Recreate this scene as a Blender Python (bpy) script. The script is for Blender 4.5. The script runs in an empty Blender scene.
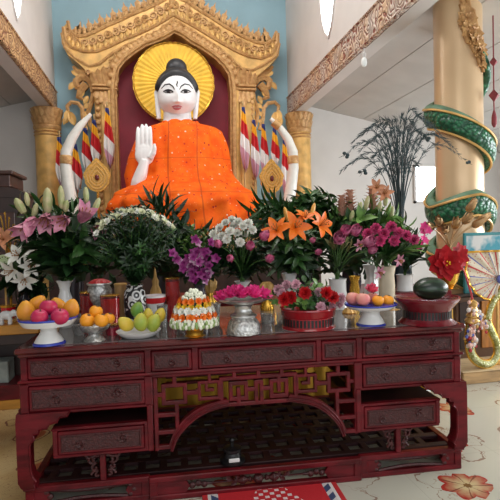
import bpy, math, random
from mathutils import Vector, Matrix, noise
random.seed(7)
PI = math.pi
R = math.radians
SC = bpy.context.scene
COL = SC.collection
FZ = -0.065            # floor level
TZ = 0.95              # altar table top level

# ------------------------------------------------------------------ camera
CAM = Vector((0, 0, 1.6)); FPX = 490.0
_y, _p, _r = R(10.75), R(1.94), R(1.6)
_f = Vector((math.sin(_y)*math.cos(_p), math.cos(_y)*math.cos(_p), -math.sin(_p)))
_r0 = Vector((math.cos(_y), -math.sin(_y), 0)); _u0 = _r0.cross(_f)
_rt = _r0*math.cos(_r) - _u0*math.sin(_r)
_up = _u0*math.cos(_r) + _r0*math.sin(_r)
cd = bpy.data.cameras.new('camera'); cd.sensor_width = 36; cd.lens = 36*FPX/500
cam = bpy.data.objects.new('camera', cd); COL.objects.link(cam)
m3 = Matrix((_rt, _up, -_f)).transposed()
cam.matrix_world = Matrix.Translation(CAM) @ m3.to_4x4()
cd.clip_start = 0.05; cd.clip_end = 200
SC.camera = cam
def ray(x, y): return _f + _rt*((x-250)/FPX) - _up*((y-250)/FPX)
def at(x, y, Y): d = ray(x, y); return CAM + d*(Y/d.y)
def atz(x, y, Z): d = ray(x, y); return CAM + d*((Z-CAM.z)/d.z)
def atx(x, y, X): d = ray(x, y); return CAM + d*(X/d.x)
def pscale(p): d = Vector(p)-CAM; k = d.dot(_f); return k*k/d.length/FPX   # metres per pixel of width at a point
def px(Y, n): return n*Y*1.02/FPX      # n pixels at depth Y in metres

# ------------------------------------------------------------------ mesh builder
def frame(a):
    a = Vector(a).normalized()
    t = Vector((0, 0, 1)) if abs(a.z) < .9 else Vector((1, 0, 0))
    e1 = t.cross(a).normalized(); e2 = a.cross(e1)
    return a, e1, e2

class MB:
    def __init__(s): s.v = []; s.f = []; s.m = []; s.k = 0
    def mi(s, k): s.k = k; return s
    def add(s, vs, fs):
        o = len(s.v); s.v += [tuple(x) for x in vs]
        for f in fs: s.f.append(tuple(i+o for i in f)); s.m.append(s.k)
        return s
    def box(s, x0, x1, y0, y1, z0, z1, M=None):
        vs = [(x, y, z) for z in (z0, z1) for y in (y0, y1) for x in (x0, x1)]
        if M: vs = [M @ Vector(v) for v in vs]
        return s.add(vs, [(0,2,3,1),(4,5,7,6),(0,1,5,4),(2,6,7,3),(0,4,6,2),(1,3,7,5)])
    def cbox(s, x0, x1, y0, y1, z0, z1, c=.006):
        # box with chamfered edges
        vs = []; 
        xs, ys, zs = (x0, x1), (y0, y1), (z0, z1); idx = {}
        for i in (0,1):
            for j in (0,1):
                for k in (0,1):
                    sx, sy, sz = (1-2*i), (1-2*j), (1-2*k)
                    for ax in range(3):
                        p = [xs[i]+sx*c, ys[j]+sy*c, zs[k]+sz*c]
                        p[ax] = (xs[i], ys[j], zs[k])[ax]
                        idx[(i,j,k,ax)] = len(vs); vs.append(p)
        fs = []
        def q(*ks): fs.append(tuple(idx[k] for k in ks))
        for ax in range(3):
            o1, o2 = (ax+1) % 3, (ax+2) % 3
            for a in (0,1):
                ks = []
                for (b, c2) in ((0,0),(1,0),(1,1),(0,1)):
                    t = [0,0,0]; t[ax] = a; t[o1] = b; t[o2] = c2; ks.append((*t, ax))
                if a == 0: ks.reverse()
                q(*ks)
            for b in (0,1):
                for c2 in (0,1):
                    t0 = [0,0,0]; t1 = [0,0,0]
                    t0[ax] = 0; t1[ax] = 1
                    for t in (t0, t1): t[o1] = b; t[o2] = c2
                    ks = [(*t0,o1),(*t1,o1),(*t1,o2),(*t0,o2)]
                    if (b+c2) % 2 == 0: ks.reverse()
                    q(*ks)
        for i in (0,1):
            for j in (0,1):
                for k in (0,1):
                    ks = [(i,j,k,0),(i,j,k,1),(i,j,k,2)]
                    if (i+j+k) % 2: ks.reverse()
                    q(*ks)
        return s.add(vs, fs)
    def lathe(s, prof, n=24, c=(0,0,0), ax=(0,0,1), sx=1, sy=1, flute=0, nf=12):
        a, e1, e2 = frame(ax) if tuple(ax) != (0,0,1) else (Vector((0,0,1)), Vector((1,0,0)), Vector((0,1,0)))
        c = Vector(c); vs = []; fs = []
        for (r, z) in prof:
            for i in range(n):
                t = 2*PI*i/n; rr = r*(1+flute*math.cos(nf*t))
                vs.append(c + a*z + e1*(rr*sx*math.cos(t)) + e2*(rr*sy*math.sin(t)))
        for j in range(len(prof)-1):
            for i in range(n):
                k = (i+1) % n
                fs.append((j*n+i, j*n+k, (j+1)*n+k, (j+1)*n+i))
        if prof[0][0] > 1e-6: fs.append(tuple(range(n-1, -1, -1)))
        if prof[-1][0] > 1e-6: fs.append(tuple((len(prof)-1)*n+i for i in range(n)))
        return s.add(vs, fs)
    def tube(s, pts, r, n=6, caps=True, flat=None):
        pts = [Vector(p) for p in pts]; L = len(pts)
        rs = r if isinstance(r, (list, tuple)) else [r]*L
        vs = []; fs = []
        t0 = (pts[1]-pts[0]).normalized(); _, e1, e2 = frame(t0)
        for i, p in enumerate(pts):
            t = (pts[min(i+1, L-1)]-pts[max(i-1, 0)])
            t = t.normalized() if t.length > 1e-9 else t0
            e1 = (e1 - t*e1.dot(t)); e1 = e1.normalized() if e1.length > 1e-6 else frame(t)[1]
            e2 = t.cross(e1)
            for k in range(n):
                a = 2*PI*k/n
                d = e1*math.cos(a)+e2*math.sin(a)
                if flat: d = d - Vector(flat)*(d.dot(Vector(flat))*.5)
                vs.append(p + d*rs[i])
        for i in range(L-1):
            for k in range(n):
                q = (k+1) % n
                fs.append((i*n+k, i*n+q, (i+1)*n+q, (i+1)*n+k))
        if caps: fs.append(tuple(range(n-1, -1, -1))); fs.append(tuple((L-1)*n+k for k in range(n)))
        return s.add(vs, fs)
    def ball(s, c, r, nu=12, nv=8, M=None, fn=None):
        r = (r, r, r) if not isinstance(r, (tuple, list)) else r
        c = Vector(c); vs = []; fs = []
        for j in range(nv+1):
            th = PI*j/nv
            for i in range(nu):
                ph = 2*PI*i/nu
                p = Vector((r[0]*math.sin(th)*math.cos(ph), r[1]*math.sin(th)*math.sin(ph), -r[2]*math.cos(th)))
                if fn: p = fn(p)
                if M: p = M @ p
                vs.append(c+p)
        for j in range(nv):
            for i in range(nu):
                k = (i+1) % nu
                fs.append((j*nu+i, j*nu+k, (j+1)*nu+k, (j+1)*nu+i))
        return s.add(vs, fs)
    def prism(s, poly, y0, y1, bev=0):
        # polygon of (x, z), counter-clockwise seen from -y, extruded along y
        A = sum(poly[i][0]*poly[(i+1) % len(poly)][1]-poly[(i+1) % len(poly)][0]*poly[i][1] for i in range(len(poly)))
        if A < 0: poly = poly[::-1]
        n = len(poly)
        vs = [(x, y0, z) for x, z in poly]+[(x, y1, z) for x, z in poly]
        fs = [tuple(range(n)), tuple(range(2*n-1, n-1, -1))]
        for i in range(n):
            k = (i+1) % n; fs.append((i, n+i, n+k, k))
        return s.add(vs, fs)
    def strip(s, outer, inner, y0, y1):
        # band between two polylines of (x, z), extruded along y
        n = len(outer)
        vs = []
        for (x, z), (a, b) in zip(outer, inner): vs += [(x, y0, z), (a, y0, b), (x, y1, z), (a, y1, b)]
        fs = []
        for i in range(n-1):
            o = 4*i; p = o+4
            fs += [(o, p, p+1, o+1), (o+2, o+3, p+3, p+2), (o, o+2, p+2, p), (o+1, p+1, p+3, o+3)]
        fs += [(0, 1, 3, 2), (4*n-4, 4*n-2, 4*n-1, 4*n-3)]
        return s.add(vs, fs)
    def petal(s, base, d, nrm, L, W, bend=0., cup=.25, tip=1., n=6, ruffle=0.):
        base = Vector(base); d = Vector(d).normalized(); nrm = Vector(nrm).normalized()
        side = d.cross(nrm).normalized(); p = base.copy(); vs = []; fs = []
        da = -bend/n; ph = random.random()*6
        for i in range(n+1):
            t = i/n
            w = W*.5*(max(math.sin(PI*min(1, (.06+.94*t))**tip), 0))**.75 if t < 1 else W*.02
            for k in (-1, -.5, 0, .5, 1):
                rf = ruffle*L*math.sin(ph+k*7+t*9)*t
                vs.append(p + side*(w*k) + nrm*(cup*w*k*k + rf))
            p = p + d*(L/n)
            q = Matrix.Rotation(da, 3, side); d = q @ d; nrm = q @ nrm
        for i in range(n):
            for k in range(4):
                o = i*5+k; fs.append((o, o+1, o+6, o+5))
        return s.add(vs, fs)
    def bloom(s, c, axis, n, L, W, op, bend=0., cup=.25, tip=1., off=0., rj=.12, r0=0., ruffle=0., nseg=6):
        a, e1, e2 = frame(axis); c = Vector(c)
        for i in range(n):
            ph = 2*PI*(i+off)/n + random.uniform(-rj, rj)
            rd = e1*math.cos(ph)+e2*math.sin(ph)
            o = op + random.uniform(-rj, rj)*.7
            d = a*math.cos(o)+rd*math.sin(o); nr = a*math.sin(o)-rd*math.cos(o)
            s.petal(c+rd*r0, d, nr, L*random.uniform(.92, 1.06), W, bend, cup, tip, nseg, ruffle)
        return s
    def build(s, name, mats, parent=None, smooth=True, off=None):
        me = bpy.data.meshes.new(name)
        vs = s.v if off is None else [(x-off[0], y-off[1], z-off[2]) for x, y, z in s.v]
        me.from_pydata(vs, [], s.f)
        if not isinstance(mats, (list, tuple)): mats = [mats]
        for m in mats: me.materials.append(m)
        if len(mats) > 1: me.polygons.foreach_set('material_index', s.m)
        if smooth is True: 
            me.polygons.foreach_set('use_smooth', [True]*len(s.f))
        me.update()
        o = bpy.data.objects.new(name, me); COL.objects.link(o)
        if smooth is True or smooth == 'auto':
            try: me.set_sharp_from_angle(angle=R(42))
            except Exception: pass
        if parent: o.parent = parent
        return o

def tag(o, label=None, cat=None, group=None, kind=None):
    if label: o['label'] = label
    if cat: o['category'] = cat
    if group: o['group'] = group
    if kind: o['kind'] = kind
    return o
def thing(name, label, cat, loc=(0,0,0), group=None, rz=0.):
    o = bpy.data.objects.new(name, None); COL.objects.link(o)
    o.empty_display_size = .05
    o.location = loc; o.rotation_euler = (0, 0, rz)
    return tag(o, label, cat, group)
def struct(o): o['kind'] = 'structure'; return o
def kids(o): return [c for c in bpy.data.objects if c.parent == o]
def dup(o, loc, label=None, group=None, rz=None, sc=None, parent=None):
    c = o.copy(); COL.objects.link(c)
    if parent is None:
        c.location = loc
        if rz is not None: c.rotation_euler = (0, 0, rz)
        if sc is not None: c.scale = (sc, sc, sc)
        if label: c['label'] = label
        if group: c['group'] = group
    else: c.parent = parent
    for k in kids(o): dup(k, None, parent=c)
    return c

# ------------------------------------------------------------------ materials
MATS = {}
def mat(name, col, rough=.5, metal=0., var=0., vscale=8., bump=0., bscale=30., col2=None, spec=.5, trans=0., sss=0., coat=0., stretch=None):
    if name in MATS: return MATS[name]
    m = bpy.data.materials.new(name); m.use_nodes = True; MATS[name] = m
    nt = m.node_tree; b = nt.nodes['Principled BSDF']
    b.inputs['Roughness'].default_value = rough; b.inputs['Metallic'].default_value = metal
    b.inputs['Specular IOR Level'].default_value = spec
    if trans: b.inputs['Transmission Weight'].default_value = trans
    if coat: b.inputs['Coat Weight'].default_value = coat
    if sss:
        b.inputs['Subsurface Weight'].default_value = sss; b.inputs['Subsurface Radius'].default_value = (.02, .01, .006)
    c = (*col, 1)
    tc = nt.nodes.new('ShaderNodeTexCoord'); mp = nt.nodes.new('ShaderNodeMapping')
    nt.links.new(tc.outputs['Object'], mp.inputs['Vector'])
    if stretch: mp.inputs['Scale'].default_value = stretch
    n = nt.nodes.new('ShaderNodeTexNoise'); n.inputs['Scale'].default_value = vscale; n.inputs['Detail'].default_value = 4
    nt.links.new(mp.outputs['Vector'], n.inputs['Vector'])
    cr = nt.nodes.new('ShaderNodeValToRGB')
    if col2 is None:
        k = var if var else .08
        col2 = tuple(min(1, x*(1-k*1.2)) for x in col); c1 = tuple(min(1, x*(1+k)) for x in col)
    else: c1 = col
    cr.color_ramp.elements[0].color = (*col2, 1); cr.color_ramp.elements[0].position = .35
    cr.color_ramp.elements[1].color = (*c1, 1); cr.color_ramp.elements[1].position = .65
    nt.links.new(n.outputs['Fac'], cr.inputs['Fac']); nt.links.new(cr.outputs['Color'], b.inputs['Base Color'])
    if bump:
        n2 = nt.nodes.new('ShaderNodeTexNoise'); n2.inputs['Scale'].default_value = bscale; n2.inputs['Detail'].default_value = 5
        nt.links.new(mp.outputs['Vector'], n2.inputs['Vector'])
        bp = nt.nodes.new('ShaderNodeBump'); bp.inputs['Strength'].default_value = bump; bp.inputs['Distance'].default_value = .01
        nt.links.new(n2.outputs['Fac'], bp.inputs['Height']); nt.links.new(bp.outputs['Normal'], b.inputs['Normal'])
    return m
def emis(name, col, st):
    if name in MATS: return MATS[name]
    m = bpy.data.materials.new(name); m.use_nodes = True; MATS[name] = m
    b = m.node_tree.nodes['Principled BSDF']
    b.inputs['Base Color'].default_value = (*col, 1)
    b.inputs['Emission Color'].default_value = (*col, 1); b.inputs['Emission Strength'].default_value = st
    return m
class NG:
    """tiny node graph helper on top of a fresh principled material"""
    def __init__(s, name, rough=.5, metal=0., spec=.5):
        s.m = bpy.data.materials.new(name); s.m.use_nodes = True; MATS[name] = s.m
        s.nt = s.m.node_tree; s.b = s.nt.nodes['Principled BSDF']
        s.b.inputs['Roughness'].default_value = rough; s.b.inputs['Metallic'].default_value = metal
        s.b.inputs['Specular IOR Level'].default_value = spec
        s.tc = s.nt.nodes.new('ShaderNodeTexCoord')
        sp = s.nt.nodes.new('ShaderNodeSeparateXYZ'); s.nt.links.new(s.tc.outputs['Object'], sp.inputs[0])
        s.x, s.y, s.z = sp.outputs
        s.obj = s.tc.outputs['Object']
    def _in(s, sock, v):
        if isinstance(v, (int, float)): sock.default_value = v
        elif isinstance(v, tuple): sock.default_value = v if len(v) == len(sock.default_value) else (*v, 1)
        else: s.nt.links.new(v, sock)
    def math(s, op, a, b=0., c=0.):
        n = s.nt.nodes.new('ShaderNodeMath'); n.operation = op
        s._in(n.inputs[0], a); s._in(n.inputs[1], b); s._in(n.inputs[2], c); return n.outputs[0]
    def mix(s, f, a, b):
        n = s.nt.nodes.new('ShaderNodeMix'); n.data_type = 'RGBA'
        s._in(n.inputs['Factor'], f); s._in(n.inputs[6], a); s._in(n.inputs[7], b); return n.outputs[2]
    def comb(s, x, y, z):
        n = s.nt.nodes.new('ShaderNodeCombineXYZ')
        for i, v in enumerate((x, y, z)): s._in(n.inputs[i], v)
        return n.outputs[0]
    def noise(s, sc, det=3., vec=None):
        n = s.nt.nodes.new('ShaderNodeTexNoise'); n.inputs['Scale'].default_value = sc; n.inputs['Detail'].default_value = det
        s.nt.links.new(vec if vec else s.obj, n.inputs['Vector']); return n.outputs['Fac']
    def vor(s, sc, vec=None, rnd=1., feat='F1'):
        n = s.nt.nodes.new('ShaderNodeTexVoronoi'); n.inputs['Scale'].default_value = sc; n.inputs['Randomness'].default_value = rnd
        n.feature = feat
        s.nt.links.new(vec if vec else s.obj, n.inputs['Vector']); return n
    def step(s, v, lo, hi):
        n = s.nt.nodes.new('ShaderNodeMapRange'); n.inputs[1].default_value = lo; n.inputs[2].default_value = hi
        s._in(n.inputs[0], v); return n.outputs[0]
    def color(s, c): s._in(s.b.inputs['Base Color'], c); return s
    def bump(s, h, st=.3, dist=.01):
        bp = s.nt.nodes.new('ShaderNodeBump'); bp.inputs['Strength'].default_value = st; bp.inputs['Distance'].default_value = dist
        s.nt.links.new(h, bp.inputs['Height']); s.nt.links.new(bp.outputs['Normal'], s.b.inputs['Normal']); return s

GOLD = mat('gold paint', (.66, .39, .12), .40, .2, .18, 5, .25, 25)
GOLD2 = mat('carved gold', (.64, .38, .15), .45, .12, .3, 14, .8, 40, col2=(.44, .22, .075))
GOLDB = mat('bright gold', (.75, .42, .06), .25, .8, .1)
SILV = mat('silver', (.62, .62, .60), .28, .9, .12, 30, .3, 60)
SILVD = mat('embossed silver', (.60, .60, .58), .33, .85, .4, 45, 1., 55)
WHITE = mat('white porcelain', (.80, .80, .78), .18, 0, .04)
BLUE = mat('blue glaze', (.03, .05, .38), .2)
STEM = mat('stem green', (.06, .14, .03), .5, 0, .3)
LEAF = mat('leaf green', (.026, .080, .016), .42, 0, .4, 12)
LEAFD = mat('dark leaf', (.011, .036, .010), .45, 0, .4, 12)
LEAFL = mat('light leaf', (.12, .24, .05), .45, 0, .35, 12)
BUDG = mat('lily bud green', (.34, .38, .15), .5, 0, .2, 20, col2=(.50, .44, .25))
PINK = mat('lotus pink', (.62, .09, .24), .5, 0, .3, 14, col2=(.78, .26, .42), sss=.1)
PINKL = mat('lily pink', (.60, .29, .36), .5, 0, .2, 25, col2=(.46, .14, .24), sss=.1)
MAG = mat('magenta petal', (.72, .04, .24), .5, 0, .2, 12)
CARN = mat('carnation pink', (.60, .06, .19), .55, 0, .3, 20)
PURP = mat('orchid purple', (.17, .005, .10), .5, 0, .3, 25, col2=(.30, .03, .20))
WPET = mat('white petal', (.82, .82, .74), .5, 0, .06, 20, sss=.1)
CREAM = mat('cream petal', (.62, .64, .42), .55, 0, .15, 20)
ORAN = mat('orange petal', (.80, .14, .006), .5, 0, .25, 14, col2=(.82, .19, .006))
REDP = mat('red petal', (.48, .008, .012), .5, 0, .25, 12)
YEL = mat('yellow petal', (.90, .58, .02), .5, 0, .2, 14)
REDW = mat('red lacquer wood', (.115, .006, .010), .33, 0, .35, 6, .12, 30, stretch=(1, 3, 3), spec=.28)
REDC = mat('carved red wood', (.060, .010, .010), .42, 0, .3, 60, .6, 110)
BROWN = mat('dark brown wood', (.035, .016, .012), .4, 0, .3, 5)
BLACK = mat('black', (.006, .006, .007), .35)
GLASS = mat('clear glass', (.95, .97, .97), .04, 0, .01, trans=1.)
WALLW = mat('white plaster', (.67, .645, .62), .8, 0, .03, 2)
# ================================================================== the hall
BLUEW = mat('pale blue wall', (.32, .50, .58), .8, 0, .05, 1.5)
CEILM = mat('aisle ceiling boards', (.56, .54, .52), .8, 0, .05, 2)
XL, XR, YB = -1.90, 2.94, 10.6
# floor: glazed tiles printed with large red and yellow flowers
g = NG('flower tile floor', .22, 0, .5)
FLOFF = (-.22, -.03, 0)
vv = g.vor(1.35, rnd=.75)
dv = g.nt.nodes.new('ShaderNodeVectorMath'); dv.operation = 'SUBTRACT'
sc_ = g.nt.nodes.new('ShaderNodeVectorMath'); sc_.operation = 'SCALE'; sc_.inputs['Scale'].default_value = 1.0
fo = g.nt.nodes.new('ShaderNodeMapping'); fo.inputs['Location'].default_value = FLOFF; g.nt.links.new(g.obj, fo.inputs['Vector']); g.nt.links.new(fo.outputs[0], vv.inputs['Vector'])
g.nt.links.new(fo.outputs[0], dv.inputs[0]); g.nt.links.new(vv.outputs['Position'], dv.inputs[1])
sp = g.nt.nodes.new('ShaderNodeSeparateXYZ'); g.nt.links.new(dv.outputs[0], sp.inputs[0])
ang = g.math('ARCTAN2', sp.outputs[1], sp.outputs[0])
rad = g.math('SQRT', g.math('ADD', g.math('MULTIPLY', sp.outputs[0], sp.outputs[0]), g.math('MULTIPLY', sp.outputs[1], sp.outputs[1])))
nz = g.noise(9, 3)
pet = g.math('ADD', g.math('MULTIPLY', g.math('ABSOLUTE', g.math('SINE', g.math('MULTIPLY', ang, 3.5))), .055), g.math('ADD', .10, g.math('MULTIPLY', nz, .06)))
q = g.math('DIVIDE', rad, pet)
hue = g.math('GREATER_THAN', g.math('FRACT', g.math('MULTIPLY', vv.outputs['Distance'], 0)), 2)
cell = g.nt.nodes.new('ShaderNodeSeparateXYZ'); g.nt.links.new(vv.outputs['Color'], cell.inputs[0])
pl_ = g.math('ABSOLUTE', g.math('SINE', g.math('ADD', g.math('MULTIPLY', ang, 3.5), g.math('MULTIPLY', nz, 1.5))))
flower = g.mix(g.step(g.math('ADD', q, g.math('MULTIPLY', g.noise(26, 3), .5)), .55, 1.2), (.60, .47, .25), (.40, .035, .025))
flower = g.mix(g.math('MULTIPLY', g.math('LESS_THAN', pl_, .16), .8), flower, (.16, .03, .02))
flower = g.mix(g.math('LESS_THAN', q, .16), flower, (.20, .10, .03))
inside = g.math('LESS_THAN', q, 1.)
base = g.mix(g.step(g.noise(1.2, 2), .35, .7), (.56, .55, .45), (.51, .50, .42))
# thin brown outline petals (vines) between the flowers
q2 = g.math('ABSOLUTE', g.math('SUBTRACT', g.math('DIVIDE', rad, g.math('ADD', g.math('MULTIPLY', g.math('ABSOLUTE', g.math('SINE', g.math('ADD', g.math('MULTIPLY', ang, 2.5), g.math('MULTIPLY', nz, 3.)))), .17), .16)), 1.))
line = g.math('LESS_THAN', q2, .03)
rib = g.math('MULTIPLY', g.math('LESS_THAN', g.math('ABSOLUTE', g.math('SINE', g.math('ADD', g.math('MULTIPLY', ang, 3.5), g.math('MULTIPLY', nz, 6.)))), .07), g.math('LESS_THAN', rad, .33))
c = g.mix(g.math('MULTIPLY', line, .75), base, (.22, .10, .06))
c = g.mix(g.math('MULTIPLY', rib, .45), c, (.30, .14, .08))
c = g.mix(g.math('MULTIPLY', inside, g.math('GREATER_THAN', cell.outputs[0], .30)), c, flower)
tile = g.math('LESS_THAN', g.math('MINIMUM', g.math('FRACT', g.math('DIVIDE', g.x, .8)), g.math('FRACT', g.math('DIVIDE', g.y, .8))), .004)
c = g.mix(g.math('MULTIPLY', tile, .5), c, (.3, .28, .22))
g.color(c)
mb = MB().box(-6.6, 8.6, -4, YB+.2, FZ-.1, FZ); struct(mb.build('floor', g.m, smooth=False))

struct(MB().box(XL-.3, XR+.3, YB, YB+.2, FZ, 8.).build('wall_back', BLUEW, smooth=False))
struct(MB().box(XR+.3, 8.6, YB, YB+.2, FZ, 5.2).build('wall_back_right', WALLW, smooth=False))
struct(MB().box(-6.6, XL-.3, YB, YB+.2, FZ, 5.2).build('wall_back_left', WALLW, smooth=False))
BZ0, BZ1 = 4.14, 4.56
BWD = .26
struct(MB().box(XL-BWD+.02, XL-.02, -2, YB, BZ1, 8.).build('wall_left_upper', WALLW, smooth=False))
struct(MB().box(XR+.02, XR+BWD-.02, -2, YB, BZ1, 8.).build('wall_right_upper', WALLW, smooth=False))
struct(MB().box(XL-.4, XR+.4, -2, YB+.2, 8., 8.15).build('ceiling', WALLW, smooth=False))
struct(MB().box(-6.8, -6.6, -4, YB+.2, FZ, 5.2).build('wall_left', WALLW, smooth=False))
# right outer wall with a wide window opening
w = MB(); w.box(8.6, 8.8, -4, YB+.2, FZ, 1.0); w.box(8.6, 8.8, -4, YB+.2, 3.15, 5.2)
w.box(8.6, 8.8, -4, .5, 1.0, 3.15); w.box(8.6, 8.8, 7.5, YB+.2, 1.0, 3.15)
struct(w.build('wall_right', WALLW, smooth=False))
# sloped aisle ceilings with thin joints running along the hall
for sgn, x0, x1, nm in ((1, XR+BWD-.02, 8.6, 'ceiling_right'), (-1, -6.6, XL-BWD+.02, 'ceiling_left')):
    c_ = MB()
    xa, xb = (x0, x1) if sgn > 0 else (x1, x0)
    n = 7
    for i in range(n):
        p0, p1 = i/n, (i+1)/n - .003
        X0, X1 = xa+(xb-xa)*p0, xa+(xb-xa)*p1
        Z0, Z1 = 4.46-1.16*p0, 4.46-1.16*p1
        vs = [(X0,-2,Z0),(X1,-2,Z1),(X1,YB,Z1),(X0,YB,Z0),(X0,-2,Z0+.05),(X1,-2,Z1+.05),(X1,YB,Z1+.05),(X0,YB,Z0+.05)]
        c_.add(vs, [(0,3,2,1),(4,5,6,7),(0,1,5,4),(1,2,6,5),(2,3,7,6),(3,0,4,7)])
    X0, X1 = xa, xb
    c_.add([(X0,-2,4.52),(X1,-2,3.36),(X1,YB,3.36),(X0,YB,4.52),(X0,-2,4.62),(X1,-2,3.46),(X1,YB,3.46),(X0,YB,4.62)],
           [(0,3,2,1),(4,5,6,7),(0,1,5,4),(1,2,6,5),(2,3,7,6),(3,0,4,7)])
    struct(c_.build(nm, CEILM, smooth=False))

# ornamental beams: carved gold scrolls over dark red
def beam_mat(name, ca, cb, cc):
    g = NG(name, .45)
    v = g.noise(4.2, 1.5); w_ = g.math('ABSOLUTE', g.math('SINE', g.math('MULTIPLY', v, 34.)))
    v2 = g.vor(7); 
    h = g.math('MULTIPLY', w_, g.step(v2.outputs['Distance'], .08, .22))
    g.color(g.mix(g.step(h, .25, .6), cb, g.mix(g.step(g.noise(3.), .4, .6), ca, cc)))
    g.bump(h, .8, .03); return g.m
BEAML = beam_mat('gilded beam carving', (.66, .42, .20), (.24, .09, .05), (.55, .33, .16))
BEAMR = beam_mat('gilded beam carving with painted daylight', (.66, .46, .30), (.28, .10, .07), (.66, .56, .48))  # right copy is paler: reflected daylight put into its colours
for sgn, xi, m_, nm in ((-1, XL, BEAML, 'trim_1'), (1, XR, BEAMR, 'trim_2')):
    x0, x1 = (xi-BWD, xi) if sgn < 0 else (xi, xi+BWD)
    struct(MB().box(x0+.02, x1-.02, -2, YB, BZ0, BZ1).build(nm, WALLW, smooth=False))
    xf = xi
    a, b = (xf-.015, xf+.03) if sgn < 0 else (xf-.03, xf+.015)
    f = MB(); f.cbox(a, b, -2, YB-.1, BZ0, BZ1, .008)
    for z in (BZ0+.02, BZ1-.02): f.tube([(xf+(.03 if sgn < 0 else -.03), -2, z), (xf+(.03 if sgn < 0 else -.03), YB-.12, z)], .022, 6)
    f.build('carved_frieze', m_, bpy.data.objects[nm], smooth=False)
# carved blocks above the rear capitals
def rear_column(cx, cy, side):
    r = thing('gilded_column', f'smooth gold column with a petalled capital at the {side} end of the blue back wall', 'column', (cx, cy, FZ))
    c = MB().lathe([(.30, 0), (.30, .15), (.28, .22), (.235, .3), (.235, 3.77-FZ)], 32); c.build('shaft', GOLD, r)
    k = MB().lathe([(.24, 3.72-FZ), (.26, 3.75-FZ), (.26, 3.80-FZ), (.24, 3.82-FZ), (.25, 3.85-FZ), (.285, 4.12-FZ), (.285, 4.138-FZ)], 32)
    for row, (z, rr, L) in enumerate(((3.82, .245, .16), (3.96, .262, .17))):
        for i in range(16):
            t = 2*PI*(i+.5*row)/16; d = Vector((math.cos(t), math.sin(t), 0))
            k.petal(d*(rr+.012)+Vector((0, 0, z-FZ)), Vector((d.x*.2, d.y*.2, 1)), -d, L, .11, .25, .3)
    k.build('capital', GOLD2, r)
    b = MB()
    for z in (3.62, 3.68): b.lathe([(.236, z-FZ-.02), (.255, z-FZ), (.236, z-FZ+.02)], 32)
    b.build('ring_moulding', GOLD2, r)
    return r
rear_column(-2.03, 10.25, 'left'); rear_column(3.10, 10.25, 'right')

# clerestory windows: pointed lens openings full of daylight
PANE = emis('daylit glass', (.93, .96, 1.), 7.)
def lens_window(nm, X, Yc, zc, hy, hz, sgn):
    n = 14; pts = []
    for i in range(n): t = i/n; pts.append((math.sin(PI*t)**.62*hy, -hz+2*hz*t))
    for i in range(n): t = i/n; pts.append((-math.sin(PI*t)**.62*hy, hz-2*hz*t))
    M = Matrix.Translation((X, Yc, zc)) @ Matrix.Rotation(PI/2, 4, 'Z')
    p = MB().prism(pts, -.02, .02); p.v = [tuple(M @ Vector(v)) for v in p.v]
    o = struct(p.build(nm, PANE, smooth=False))
    fr = MB(); out = [(x*1.12, z*1.06) for x, z in pts]
    fr.strip(out+[out[0]], pts+[pts[0]], -.035, .035); fr.v = [tuple(M @ Vector(v)) for v in fr.v]
    fr.build('window_frame', WALLW, o, smooth=False)
a = atx(329, 36, XR+.02)
lens_window('window_1', XR+.03, a.y, a.z+.82, .34, .82, 1)
a = atx(16, 18, XL-.02)
lens_window('window_2', XL-.03, a.y, a.z+.8, .32, .8, -1)
# window glowing in the far corner of the right aisle
a = at(427, 183, YB); 
w = MB().box(a.x-.30, a.x+.22, YB-.03, YB-.01, a.z-.42, a.z+.37)
wo = struct(w.build('window_3', emis('bright bluish daylight pane', (.80, .95, 1.), 9.), smooth=False))
f = MB()
for x in (a.x-.35, a.x+.22): f.box(x, x+.05, YB-.05, YB, a.z-.47, a.z+.42)
for z in (a.z-.47, a.z+.37): f.box(a.x-.35, a.x+.27, YB-.05, YB, z, z+.05)
f.build('window_frame', WALLW, wo, smooth=False)
# pale cross beam at the far right
a = at(492, 8, 6.); b_ = at(492, 33, 6.)
struct(MB().box(3.9, 8.6, 6., 6.3, b_.z, b_.z+.35).build('trim_3', WALLW, smooth=False))
# small ceiling lamp in the right aisle
a = at(364, 62, 6.5)
lm = thing('ceiling_lamp', 'small white lamp hanging under the right aisle ceiling', 'lamp', (a.x, a.y, a.z))
MB().lathe([(.0, -.07), (.03, -.055), (.042, -.01), (.034, .04), (.02, .06)], 16).build('bulb_shade', emis('lamp glass', (.62, .64, .62), .25), lm)
MB().lathe([(.022, .06), (.03, .08), (.03, .12), (.012, .13), (.008, max(.16, 4.40-a.z))], 12).build('lamp_stem', WALLW, lm)
# hanging red tassel ornament
a = at(493.5, 62, 5.3)
tz_ = thing('tassel_ornament', 'dark red knotted tassel ornament hanging right of the big gold column', 'ornament', (a.x, a.y, a.z))
REDK = mat('red cord', (.25, .04, .05), .7)
MB().tube([(0, 0, .55), (0, 0, -.36)], .008, 6).tube([(0, 0, -.46), (0, 0, -.6)], .008).build('cord', REDK, tz_)
MB().lathe([(0, -.06), (.055, 0), (0, .06)], 4).build('knot', REDK, tz_)
MB().lathe([(0, -.48), (.075, -.40), (0, -.32)], 4).build('knot', REDK, tz_)
MB().lathe([(.012, -.78), (.03, -.74), (.03, -.66), (.012, -.58)], 10).build('tassel', REDK, tz_)

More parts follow.
